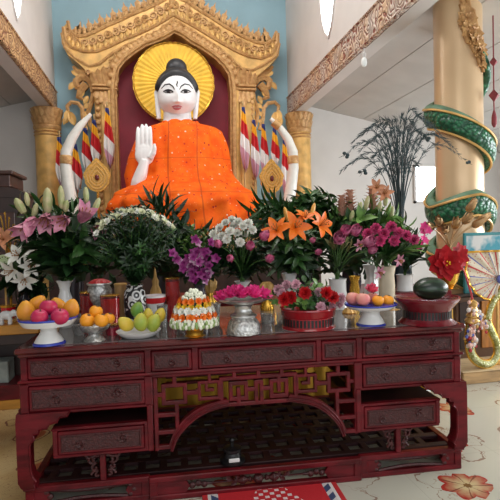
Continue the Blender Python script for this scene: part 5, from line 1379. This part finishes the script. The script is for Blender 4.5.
t, o = fthing('poinsettia', 'second red poinsettia flower lower right, half behind the first', start(vK)); p = at(458, 256, 4.5); P = curve(o, p, .3); stem_part(t, o, P)
m = MB(); m.bloom(p-o, (.35, -1, .1), 8, .15, .10, 1.35, .1, .1, .9); m.bloom(p-o-Vector((0, .02, 0)), (.35, -1, .1), 6, .12, .08, 1.1, .1, .1, .9, .5); m.build('bracts', mat('poinsettia red', (.5, 0, 0)), t)
# --- L: feathery dark plumes
PLU = mat('dark plume', (.045, .055, .055), .7, 0, .4, 10, col2=(.02, .05, .055))
pr_ = thing('plume_bunch', 'tall fan of drooping dark feathery plumes left of the big gold column', 'plumes', vL)
tips = [(345,155,.7),(352,142,.8),(340,172,.6),(360,135,.9),(368,130,1),(378,127,1),(386,125,1),(395,122,1),(404,120,1),(412,122,1),(420,118,1),(428,124,.9),(436,130,.8),(446,140,.7),(456,150,.6),(468,163,.5),(350,165,.7),(358,152,.8),(366,145,.9),(374,140,1),(383,137,1),(391,134,1),(400,132,1),(409,133,1),(418,132,1),(426,138,.9),(438,148,.7),(452,146,.6),(372,158,.8),(380,152,.9),(388,150,1),(397,148,1),(406,148,1),(415,150,1),(424,152,.9),(362,172,.7),(375,176,.8),(418,165,.9),(410,170,1),(394,165,1),(402,160,1),(384,170,.9)]
for i, (x, y, up) in enumerate(tips):
    Yp = random.uniform(4.75, 5.25); p = at(x, y, Yp)-Vector(vL); b = Vector((random.uniform(-.03, .03), random.uniform(-.03, .03), -.05))
    dx = p.x; topz = p.z+.04+.22*abs(dx)
    P = []
    for k_ in range(15):
        t = k_/14; xx = b.x+(p.x-b.x)*t**1.7; yy = b.y+(p.y-b.y)*t**1.7; zz = b.z+(topz-b.z)*math.sin(min(1, t*1.25)*PI/2)-(topz-p.z)*max(0, (t-.6)/.4)**2
        P.append(Vector((xx, yy, zz)))
    m = MB(); m.tube(P, [.006*(1.1-.8*k_/14) for k_ in range(15)], 4)
    for k_ in range(7, 15):
        d = (P[k_]-P[k_-1]).normalized(); _, e1, e2 = frame(d)
        for s_ in range(6):
            ph = random.random()*6.3; rd = e1*math.cos(ph)+e2*math.sin(ph); q = P[k_-1].lerp(P[k_], random.random())
            L_ = random.uniform(.06, .13)*(1.2-.04*k_); m.petal(q, d*.9+rd*.38, e1, L_, .0065, .5, .1, 1, 2)
    if i % 5 == 0 and up < .95:
        for s_ in range(3): m.ball(P[-1]+Vector((random.uniform(-.04, .04), 0, random.uniform(-.03, .03))), (.022, .022, .018), 6, 5)
    m.build('plume', PLU, pr_)
# --- flowers in the red drum
TOP = rC.z+zat(308, 308, rC.y)-rC.z; cD = Vector((rC.x, rC.y, TOP-.05))
for x, y, lb in ((291,295,'red rose at the left of the red drum'),(305,291,'biggest red rose in the middle of the red drum'),(326,291,'red rose at the right of the red drum'),(285,297,'small red rose at the far left edge of the drum'),(332,295,'red rose at the far right of the drum')):
    carnation(lb, cD, x, y-1.5, rC.y-.20, .048, REDP, 'red roses in the red drum', 'red_rose', 2, .02)
for x, y in ((279,287),(287,283),(296,282),(312,285),(318,290),(324,300),(331,302),(338,300),(320,304),(340,295),(283,291)): carnation('pale pink blossom scattered among the red roses in the drum', cD, x, y, rC.y-.05+random.uniform(-.14, .02), .040, mat('pale pink petal', (.66, .38, .45), .5, 0, .2, 14), 'pale pink blossoms in the red drum', 'pink_blossom', 2)
for x, y in ((298,284),(313,297),(300,300),(318,283),(275,294),(270,300),(310,302),(327,284),(293,303),(305,280),(340,303),(284,303),(322,296)): leafy('rounded grey green leaves among the roses in the drum', cD, x, y+1, rC.y-.1+random.uniform(-.08, .08), 7, .060, .036, LEAF if x % 3 else LEAFL, 'rose leaves in the red drum', 1., .5, .5, k=0)
# --- rear dark foliage row so the gaps between the bouquets stay leafy
for i in range(46):
    x = 20+i*8.6+random.uniform(-3, 3); mth = min((vQ, vP, vN, vR), key=lambda v_: abs(at(x, 250, 4.85).x-v_.x))
    leafy('dark background leaves along the rear altar', mth, x, random.uniform(222, 256) if x > 95 else random.uniform(205, 250), random.uniform(4.65, 4.95), 12, .20, .05, LEAFD, 'dark background leaves on the rear altar', 1.1)

for i in range(30):   # low dark leaves between the vases
    x = 70+i*10.2+random.uniform(-3, 3); mth = min((vQ, vP, vN, vR), key=lambda v_: abs(at(x, 250, 4.85).x-v_.x))
    leafy('low dark leaves drooping over the front edge of the rear altar', mth, x, random.uniform(258, 280), random.uniform(4.5, 4.7), 12, .17, .05, LEAFD, 'low dark leaves on the rear altar', 1.1)
# ================================================================== big gold column with a coiling green naga
CY = 5.6; ccx = at(459.7, 200, CY).x; CR = 24.6*pscale((ccx, CY, 2.))
CB = (ccx, CY, FZ)
bcx = thing('gold_column', 'thick smooth gold column on the right, wrapped by a green scaled serpent', 'column', CB)
g = NG('satin gold column', .32, .25); g.color(g.mix(g.step(g.noise(1.5, 2), .3, .7), (.62, .43, .24), (.70, .50, .30))); COLG = g.m
MB().lathe([(CR*1.04, 0), (CR*1.04, .2), (CR*1.02, .24), (CR, .26), (CR, 4.42-FZ)], 48).build('shaft', COLG, bcx)
g = NG('green scales', .35)
v = g.vor(20.); g.color(g.mix(g.step(v.outputs['Distance'], .2, .6), (.03, .20, .09), (.012, .08, .04))); g.bump(v.outputs['Distance'], 1., -.02); SCL = g.m
GRNE = mat('pale green belly', (.13, .25, .16), .45, 0, .2, 10)
def front_z(y): return at(460, y, CY-CR).z
KEY = [(-1., front_z(-60)), (-.5, front_z(-20)), (0, front_z(-50)), (.10, front_z(-25)), (.16, front_z(0)), (.24, front_z(28)), (.315, front_z(52)), (.42, front_z(70)), (.5, front_z(80)), (1., front_z(112)), (1.5, front_z(157)), (2., front_z(214)), (2.25, front_z(203)), (2.5, front_z(222)), (3., front_z(262)), (3.5, front_z(310))]
def hz(t):
    for (a, za), (b, zb) in zip(KEY, KEY[1:]):
        if a <= t <= b: u_ = (t-a)/(b-a); u_ = u_*u_*(3-2*u_)*.5+u_*.5; return za+(zb-za)*u_
    return KEY[-1][1]
def hpos(t, r, dz=0.):
    a = -PI+2*PI*t*.5   # t=0 left side, .5 front ... one turn every 1.0 in front halves
    ph = PI+PI*(t*2)    # left -> front -> right -> back
    return Vector((ccx+r*math.cos(ph), CY+r*math.sin(ph), hz(t)+dz))
NG_ = thing('serpent', 'green scaled serpent with gold edges coiling down the thick gold column', 'sculpture', (ccx, CY-CR, front_z(214)))
SO_ = NG_.location.copy()
def coil(t0, t1, n=110):
    P = []; Rr = []; up = []; lo = []; mid = []
    for i in range(n+1):
        t = t0+(t1-t0)*i/n; P.append(hpos(t, CR+.045)-SO_)
        up.append(hpos(t, CR+.075, .135)-SO_); lo.append(hpos(t, CR+.075, -.125)-SO_); mid.append(hpos(t, CR+.135, .045)-SO_)
    return P, up, lo, mid
P, up, lo, mid = coil(.31, 3.4)
m = MB(); n = len(P); vs = []; fs = []; K = 12
for i, p in enumerate(P):
    rad_ = (Vector((p.x, p.y+SO_.y-CY, 0))+Vector((SO_.x-ccx, 0, 0))); rad_ = rad_.normalized()
    w_ = min(1., .12+i/10.)
    for k_ in range(K):
        a = 2*PI*k_/K; vs.append(p+rad_*(.095*math.cos(a)*w_)+Vector((0, 0, .15*math.sin(a)*w_)))
for i in range(n-1):
    for k_ in range(K): q = (k_+1) % K; fs.append((i*K+k_, (i+1)*K+k_, (i+1)*K+q, i*K+q))
fs.append(tuple(range(K))); fs.append(tuple((n-1)*K+k_ for k_ in range(K-1, -1, -1)))
m.add(vs, fs); m.build('scaled_body', SCL, NG_)
m = MB()
for i in range(6, n-1):     # pale belly band riding on the upper side
    pass
bd_ = MB(); vs = []; fs = []
for i in range(6, n):
    p = P[i]; rad_ = Vector((p.x+SO_.x-ccx, p.y+SO_.y-CY, 0)).normalized()
    for k_ in range(6):
        a = PI*(.22+.34*k_/5); vs.append(p+rad_*(.104*math.cos(a))+Vector((0, 0, .162*math.sin(a))))
L_ = n-6
for i in range(L_-1):
    for k_ in range(5): o_ = i*6+k_; fs.append((o_, o_+6, o_+7, o_+1))
bd_.add(vs, fs); bb = bd_.build('belly_band', GRNE, NG_); bb.modifiers.new('t', 'SOLIDIFY').thickness = .01
for nm, fn in (('gold_edge', lambda p, r_: p+r_*.090+Vector((0, 0, .095))), ('gold_edge', lambda p, r_: p+r_*.035+Vector((0, 0, -.15)))):
    q = []
    for i in range(8, n): p = P[i]; r_ = Vector((p.x+SO_.x-ccx, p.y+SO_.y-CY, 0)).normalized(); q.append(fn(p, r_))
    MB().tube(q, .016, 5).build(nm, GOLD, NG_)
# carved gold crest above the first coil
m = MB()
for j, off in enumerate((-.20, -.10, 0., .10, .22)):
    q = [hpos(.18+.17*i/14, CR+.02, off*1.2*(1-.5*i/14)+.03*math.sin(i*1.7+j)) - SO_ for i in range(15)]
    m.tube(q, [.03*(1.1-.5*i/14) for i in range(15)], 6)
for i in range(22):
    t = .18+.15*random.random(); o_ = random.uniform(-.22, .10)*(1-t); p = hpos(t, CR+.02, o_)-SO_; rad_ = (p+SO_-Vector((ccx, CY, (p+SO_).z))).normalized()
    m.bloom(p, rad_, 5, .10, .06, 1.1, .3, .2, 1, nseg=3)
m.build('carved_crest', GOLD2, NG_)

# ================================================================== glittering naga with a fan, right of the table
PY = 4.62
x0 = atz(461, 384, FZ).x; pz = at(480, 371.5, PY).z
pt = thing('wooden_plinth', 'low pale wooden plinth on the floor right of the table', 'plinth', (x0+.5, PY+.2, FZ))
MB().cbox(x0-(x0+.5), .75, -.2, .40, 0, pz-FZ, .01).build('plinth_box', mat('pale varnished wood', (.48, .30, .14), .4, 0, .2, 4, stretch=(1, 6, 6)), pt, smooth=False)
MB().cbox(x0-(x0+.5)-.015, .76, -.215, .415, pz-FZ, pz-FZ+.012, .004).build('plinth_top', mat('light wood top', (.62, .46, .26), .4, 0, .15, 4, stretch=(1, 6, 6)), pt, smooth=False)
pz += .012
g = NG('glitter mosaic', .3, .4)
v = g.vor(70.); vc = g.nt.nodes.new('ShaderNodeSeparateXYZ'); g.nt.links.new(v.outputs['Color'], vc.inputs[0])
g.color(g.mix(g.step(vc.outputs[0], .3, .7), (.26, .26, .06), (.50, .50, .28))); g.bump(v.outputs['Distance'], .6, .01); GLT = g.m
NYY = PY+.05
nb = at(484, 366, NYY); NO = Vector((nb.x, NYY, pz))
nt_ = thing('naga_sculpture', 'glittering mosaic naga curled in a loop on the wooden plinth', 'sculpture', NO)
def nl(x, y, dy=0): return at(x, y, NYY+dy)-NO
s_ = pscale((3.3, NYY, .6))
pts = [(470.5,322,0),(469.5,335,0),(469.5,347,0),(472,357,0),(478,363.5,0),(485,366,.0),(492,364,.02),(497,356,.04),(496.5,345,.05),(492,334,.06),(488,324,.08),(489,313,.10),(493,303,.11),(499,294,.12),(505,284,.12)]
q = []
V3 = [Vector((a, b, c)) for a, b, c in pts]
for i in range(len(V3)-1):
    p0, p1, p2, p3 = V3[max(i-1, 0)], V3[i], V3[i+1], V3[min(i+2, len(V3)-1)]
    for k_ in range(4):
        t = k_/4; c = .5*((2*p1)+(-p0+p2)*t+(2*p0-5*p1+4*p2-p3)*t*t+(-p0+3*p1-3*p2+p3)*t**3); q.append(nl(c.x, c.y, c.z))
zmin = min(p.z for p in q); lift = 4.6*s_-zmin
q = [p+Vector((0, 0, lift if p.z < .3 else lift*.5)) for p in q]
MB().tube(q, [4.6*s_*(1-.25*i/len(q)) for i in range(len(q))], 14).build('mosaic_body', GLT, nt_)
m = MB(); 
for sgn in (-1, 1):
    e = []
    for i in range(len(q)-1):
        d = (q[i+1]-q[i]).normalized(); n_ = Vector((d.z, 0, -d.x)); e.append(q[i]+n_*(4.5*s_*(1-.25*i/len(q))*sgn))
    m = MB().tube(e, .014, 5); m.build('gold_piping', GOLDB, nt_)
# jewelled head cluster
JW = [mat('jewel pink', (.72, .45, .38), .25, .2, .2), mat('jewel white', (.78, .74, .70), .2, .2, .1), mat('jewel blue', (.12, .15, .45), .2, .3, .1), mat('jewel gold', (.62, .38, .12), .25, .5, .1), mat('jewel red', (.45, .05, .06), .2, .2, .1)]
m = MB(); rnd = random.Random(3)
hpth = [(472,345),(471,338),(473,330),(475,322),(476,314),(473,306),(484,326),(479,318)]
for i in range(150):
    a = rnd.choice(hpth); m.mi(rnd.choice((0, 0, 0, 1, 1, 2, 3, 4)))
    p = nl(a[0]+rnd.gauss(0, 2.6), a[1]+rnd.gauss(0, 3.2), -.06+rnd.gauss(0, .03)); r_ = rnd.uniform(.012, .028); m.ball(p, (r_, r_*.7, r_), 6, 4)
m.build('jewelled_head', JW, nt_)
m = MB()
for k_ in range(4):
    m.mi(0); m.lathe([(.06-.008*k_, 0), (.075-.01*k_, .02), (.04, .06), (.0, .09)], 10, nl(472+.4*k_, 322-5*k_, -.06), (-.15, -.2, 1))
m.build('crown', [JW[3]], nt_)
MB().tube([nl(473,303,-.06), nl(471,293,-.08), nl(467,280,-.1), nl(463,268,-.12)], [.012,.012,.010,.006], 6).build('red_cord', JW[4], nt_)
# pleated fan behind it
fc = at(499, 279, NYY+.12); g = NG('pleated fan cloth', .7)
aa = g.math('ARCTAN2', g.z, g.x); rr_ = g.math('SQRT', g.math('ADD', g.math('MULTIPLY', g.x, g.x), g.math('MULTIPLY', g.z, g.z)))
st_ = g.math('FRACT', g.math('MULTIPLY', aa, 2.0)); vv = g.vor(30)
c = g.mix(g.math('MULTIPLY', g.math('LESS_THAN', vv.outputs['Distance'], .28), .8), (.60, .53, .40), (.46, .13, .10))
c = g.mix(g.math('LESS_THAN', st_, .07), c, (.10, .12, .34)); c = g.mix(g.math('MULTIPLY', g.math('LESS_THAN', g.math('ABSOLUTE', g.math('SUBTRACT', st_, .5)), .05), 1.), c, (.50, .05, .06))
g.color(c)
fn = thing('pleated_fan', 'cream pleated cloth fan with red and blue stripes behind the glittering naga', 'fan', (fc.x, fc.y, pz))
m = MB(); vs = []; fs = []; na = 120; nr = 8; a0, a1 = R(90), R(268); Rf = 53*s_
for i in range(na+1):
    a = a0+(a1-a0)*i/na
    for j in range(nr+1):
        t = .06+.94*j/nr; rr = t*(32.5*s_/math.sin(a) if a < R(142) else Rf*(1-.62*((a-R(142))/R(126))**.8)); vs.append((rr*math.cos(a), .010*math.sin(a*18)*t-.02*t, rr*math.sin(a)))
for i in range(na):
    for j in range(nr): o_ = i*(nr+1)+j; fs.append((o_, o_+1, o_+nr+2, o_+nr+1))
m.add(vs, fs); c_ = m.build('pleated_cloth', g.m, fn); c_.location = (0, 0, fc.z-pz); c_.modifiers.new('t', 'SOLIDIFY').thickness = .004
e = [Vector(vs[i*(nr+1)+nr])+Vector((0, 0, fc.z-pz)) for i in range(na+1)]; MB().tube(e, .012, 5).build('gold_edge', GOLDB, fn)
MB().ball((0, -.03, fc.z-pz), (.05, .03, .05), 12, 8).build('rosette', JW[2], fn)
MB().tube([(0, .03, 0), (0, .03, fc.z-pz)], .016, 8).lathe([(.10, 0), (.10, .02), (.03, .04)], 14, (0, .03, 0)).build('stand', GOLD, fn)
# dark cabinet behind, blue framed picture on it
zt = at(480, 296, 5.1).z; cx0 = at(456, 330, 5.1).x
cb = thing('side_cabinet', 'brown wooden cabinet with an orange panel behind the glittering naga', 'cabinet', (cx0+.7, 5.1, FZ))
MB().cbox(-.7, .9, -.0, .09, 0, zt-FZ, .01).build('cabinet_body', mat('brown cabinet wood', (.10, .045, .02), .45, 0, .3, 5), cb, smooth=False)
MB().cbox(-.72, .92, -.02, .10, zt-FZ, zt-FZ+.03, .006).build('cabinet_top', BROWN, cb, smooth=False)
pa = at(481, 330, 5.1).x-(cx0+.7)
MB().cbox(pa, .85, -.015, .01, .25, zt-FZ-.06, .006).build('orange_panel', mat('orange varnished panel', (.42, .17, .04), .35, 0, .25, 4, stretch=(6, 1, 1)), cb, smooth=False)
MB().cbox(-.66, pa-.06, -.012, .01, .25, zt-FZ-.06, .006).build('dark_panel', BROWN, cb, smooth=False)
a = at(464, 233, 5.14); wpc = 1.0; zb_ = zt+.031
pc_ = thing('framed_picture', 'framed turquoise picture standing on the brown cabinet behind the fan', 'picture', (a.x, 5.14, zb_)); hh = a.z-zb_
m = MB(); m.cbox(0, wpc, 0, .03, 0, .035, .005); m.cbox(0, wpc, 0, .03, hh-.035, hh, .005); m.cbox(0, .035, 0, .03, .03, hh-.03, .005); m.cbox(wpc-.035, wpc, 0, .03, .03, hh-.03, .005)
m.build('picture_frame', mat('turquoise frame', (.04, .22, .24), .3, 0, .1), pc_, smooth=False)
g = NG('abstract blue and white picture', .3); nz = g.noise(3.5, 3); g.color(g.mix(g.step(nz, .45, .55), (.05, .28, .36), (.62, .62, .60)))
MB().box(.03, wpc-.03, .008, .02, .03, hh-.03).build('picture_surface', g.m, pc_, smooth=False)

# ================================================================== left side table and what stands on it
LY = 4.25; ta = at(0, 328, LY); tx1 = at(39, 333, LY).x; tzt = .905
lt = thing('side_table', 'yellow edged side table with a dark red shelf left of the altar table', 'table', (-1.7, LY+.35, FZ)); LO_ = (-1.7, LY+.35, FZ)
YW = mat('yellow varnished wood', (.52, .23, .03), .35, 0, .2, 3, stretch=(1, 5, 5))
m = MB(); m.cbox(-2.5, tx1, LY, LY+.34, tzt-.075, tzt, .006); m.build('table_top', YW, lt, smooth=False, off=LO_)
m = MB(); m.cbox(-2.5, tx1-.02, LY+.02, LY+.33, tzt-.16, tzt-.075, .005); m.build('apron', BROWN, lt, smooth=False, off=LO_)
za, zb, zc = at(0, 386, LY).z, at(0, 401, LY).z, at(0, 411, LY).z
m = MB(); m.cbox(-2.5, tx1-.02, LY+.0, LY+.33, zb, za, .005); m.build('lower_shelf', REDW, lt, smooth=False, off=LO_)
m = MB(); m.cbox(-2.5, tx1-.02, LY+.01, LY+.33, zc, zb, .005); m.build('yellow_base', YW, lt, smooth=False, off=LO_)
m = MB(); m.box(-2.5, tx1-.03, LY+.31, LY+.33, za, tzt-.15); m.build('back_board', BROWN, lt, smooth=False, off=LO_)
for x in (-2.4, tx1-.2):
    m = MB(); m.cbox(x, x+.08, LY+.12, LY+.22, FZ, zc, .004); m.build('foot_block', BROWN, lt, smooth=False, off=LO_)
for x in (-2.48, tx1-.07): m = MB(); m.cbox(x, x+.05, LY+.02, LY+.07, za, tzt-.15, .004); m.build('post', REDW, lt, smooth=False, off=LO_)
GRY = mat('grey printed carton', (.30, .33, .30), .6, 0, .3, 10, col2=(.18, .20, .18))
for i, (xa, xb, yt, lb) in enumerate(((-2.0,-1.52,352,'grey carton at the left on the shelf under the yellow edged table'),(-1.50,-1.24,362,'low grey carton with a pale label on the shelf under the yellow edged table'))):
    z1 = at(5, yt, LY+.06).z; b_ = thing('carton', lb, 'box', ((xa+xb)/2, LY+.16, za+.001)); w_ = (xb-xa)/2
    MB().cbox(-w_, w_, -.09, .09, 0, z1-za, .006).build('box_body', GRY, b_, smooth=False)
    MB().box(-w_*.8, w_*.5, -.094, -.088, (z1-za)*.35, (z1-za)*.7).build('paper_label', mat('pale label', (.55, .56, .52), .6), b_, smooth=False)
# white elephant figurine
EY = LY+.08; e0 = at(6.5, 327, EY); es = pscale((e0.x, EY, .95)); el = thing('elephant_figurine', 'small white elephant figurine on the yellow edged side table', 'figurine', (e0.x, EY, tzt))
m = MB(); E_ = lambda x, y, dy=0: (x*es, dy*es, y*es)
m.ball(E_(0, 10.5), (7.2*es, 4.4*es, 5.2*es), 16, 12)
m.ball(E_(8, 12.5), (3.6*es, 3.2*es, 4.*es), 14, 10)
for x, d in ((-4.5,-2),(-4.5,2),(4,-2.2),(4,2.2)): m.tube([E_(x, 9, d), E_(x, 4, d), E_(x, 0.2, d)], [2.3*es, 1.8*es, 2.*es], 10)
m.tube([E_(10, 13), E_(12.4, 9), E_(12.8, 5), E_(14.2, 3.5)], [1.8*es, 1.5*es, 1.1*es, .8*es], 10)
m.tube([E_(-7, 12), E_(-8.3, 9), E_(-8.4, 6.5)], [.7*es, .6*es, .6*es], 6)
b_ = m.build('body', SHINEW, el); rm = b_.modifiers.new('weld', 'REMESH'); rm.mode = 'VOXEL'; rm.voxel_size = .6*es; rm.use_smooth_shade = True
for d in (-1, 1):
    MB().ball(E_(6.8, 12.2, d*3.4), (2.6*es, .6*es, 3.2*es), 12, 8).build('ear', SHINEW, el)
    MB().tube([E_(10.6, 10.5, d*1.6), E_(13, 8.8, d*1.9), E_(14.8, 9.2, d*1.8)], [.6*es, .5*es, .2*es], 6).build('ivory_tusk', WHITE, el)
# white lilies, orange lily and wheel ornament at the far left
vS, sS = vase('dark vase on the yellow edged side table, holding white lilies', 24, LY+.22, [(5,None),(7,318),(6,300),(4,290),(5,284),(4.4,284)], mat('dark glazed vase', (.05,.04,.05), .2), Z=tzt+.002)
for x, y, ax, lb in ((20,256,(-.4,-1,.4),'white lily uppermost at the far left'),(30,266,(.4,-1,0),'white lily lower right at the far left'),(14,270,(-.6,-1,-.3),'white lily hanging low at the far left'),(25,278,(.1,-1,-.4),'white lily drooping just above the elephant figurine'),(34,254,(.6,-1,.3),'white lily beside the big pink lily leaves')):
    lily('white_lily', lb, vS, x, y, LY+.0, .10, mat('lily white', (.76, .76, .70), .5, 0, .08, 14), group='white lilies at the far left', axis=ax, leafs=1, op=.7)
for x, y in ((8,285),(30,288),(38,275),(14,292),(40,290),(35,240),(20,240),(28,296),(44,300)): leafy('dark leaves of the white lilies at the far left', vS, x, y-6, LY+.2, 10, .17, .05, LEAFD, 'dark leaves at the far left', 1.)
lily('orange_lily', 'pale orange lily cut by the left photo edge', vS, 4, 240, LY+.05, .11, mat('peach petal', (.72,.34,.18), .55), axis=(-.2,-1,.5), leafs=0)
p = at(4, 262, LY+.22); wo = thing('wheel_ornament', 'pale green and white wheel ornament at the left photo edge', 'ornament', (p.x, LY+.22, tzt)); zc_ = p.z-tzt
m = MB(); Rw = 7.5*es
for rr in (Rw, Rw*.55): m.tube([(rr*math.cos(i*PI/16), 0, zc_+rr*math.sin(i*PI/16)) for i in range(33)], .010, 6)
for i in range(12): a = i*PI/6; m.tube([(0, 0, zc_), (Rw*math.cos(a), 0, zc_+Rw*math.sin(a))], .006, 5)
m.build('spoked_wheel', mat('pale green enamel', (.55, .66, .38), .4, 0, .1), wo)
MB().tube([(0, .01, 0), (0, .01, zc_-Rw*.9)], .008, 6).lathe([(.05, 0), (.05, .01), (.01, .02)], 12, (0, .01, 0)).build('stand', GOLD, wo)
p = at(10, 300, LY+.25); gw = thing('wire_ornament', 'spray of thin arching gold wires at the far left', 'ornament', (p.x, LY+.27, tzt))
for i in range(7):
    tp = at((0, 6, 12, 18, 22, 2, 26)[i], (218, 214, 219, 226, 240, 230, 252)[i], LY+.27)-Vector((p.x, LY+.27, tzt))
    MB().tube([(0, 0, 0), (tp.x*.1, 0, tp.z*.5), (tp.x*.35, -.02, tp.z*.85), (tp.x*.7, -.04, tp.z*1.02), (tp.x, -.06, tp.z)], .005, 5).build('gold_wire', GOLDB, gw)
MB().lathe([(.07, 0), (.07, .015), (.02, .03), (.015, .06)], 14).build('foot', GOLD, gw)
for x, y, lb in ((4,300,'red candle jar at the left photo edge on the yellow edged table'),(28,297,'red candle jar behind the elephant figurine')):
    c = at(x, y, LY+.16); q = thing('candle_jar', lb, 'candle', (c.x, LY+.27, tzt)); MB().lathe([(.055, 0), (.06, .13), (.055, .132), (0, .12)], 20).build('wax', REDG, q); MB().lathe([(.063, .12), (.066, .14), (.06, .142)], 20).build('gold_rim', GOLDB, q)
# tall dark cabinet against the left
KX = at(31, 200, 6.8).x; kz = at(20, 187, 6.8).z; kt = at(11, 171, 6.8).z; kx = at(12, 175, 6.8).x
dk = thing('shrine_cabinet', 'tall dark brown wooden cabinet with a stepped top by the left wall', 'cabinet', (KX-.7, 7., FZ))
m = MB(); m.cbox(-.9, .62, -.2, .4, 0, kz-FZ-.12, .01); m.prism([(-.9, kz-FZ-.13), (.62, kz-FZ-.13), (.66, kz-FZ-.10), (.55, kz-FZ-.03), (.42, kz-FZ), (-.9, kz-FZ)], -.22, .42); m.build('cabinet_body', BROWN, dk, smooth=False)
m = MB(); kk = kx-(KX-.7); m.cbox(-.9, kk-.02, -.24, .42, kz-FZ, kt-FZ-.05, .01); m.cbox(-.9, kk+.03, -.28, .44, kt-FZ-.05, kt-FZ, .012); m.build('stepped_top', mat('red brown wood', (.055, .02, .014), .4, 0, .3, 5), dk, smooth=False)
for z in (.5, 1.1, 1.6): m = MB(); m.cbox(-.75, .5, -.225, -.19, z, z+.42, .01); m.build('door_panel', mat('red brown wood', (.055,.02,.014), .4), dk, smooth=False)
bpy.context.view_layer.update()
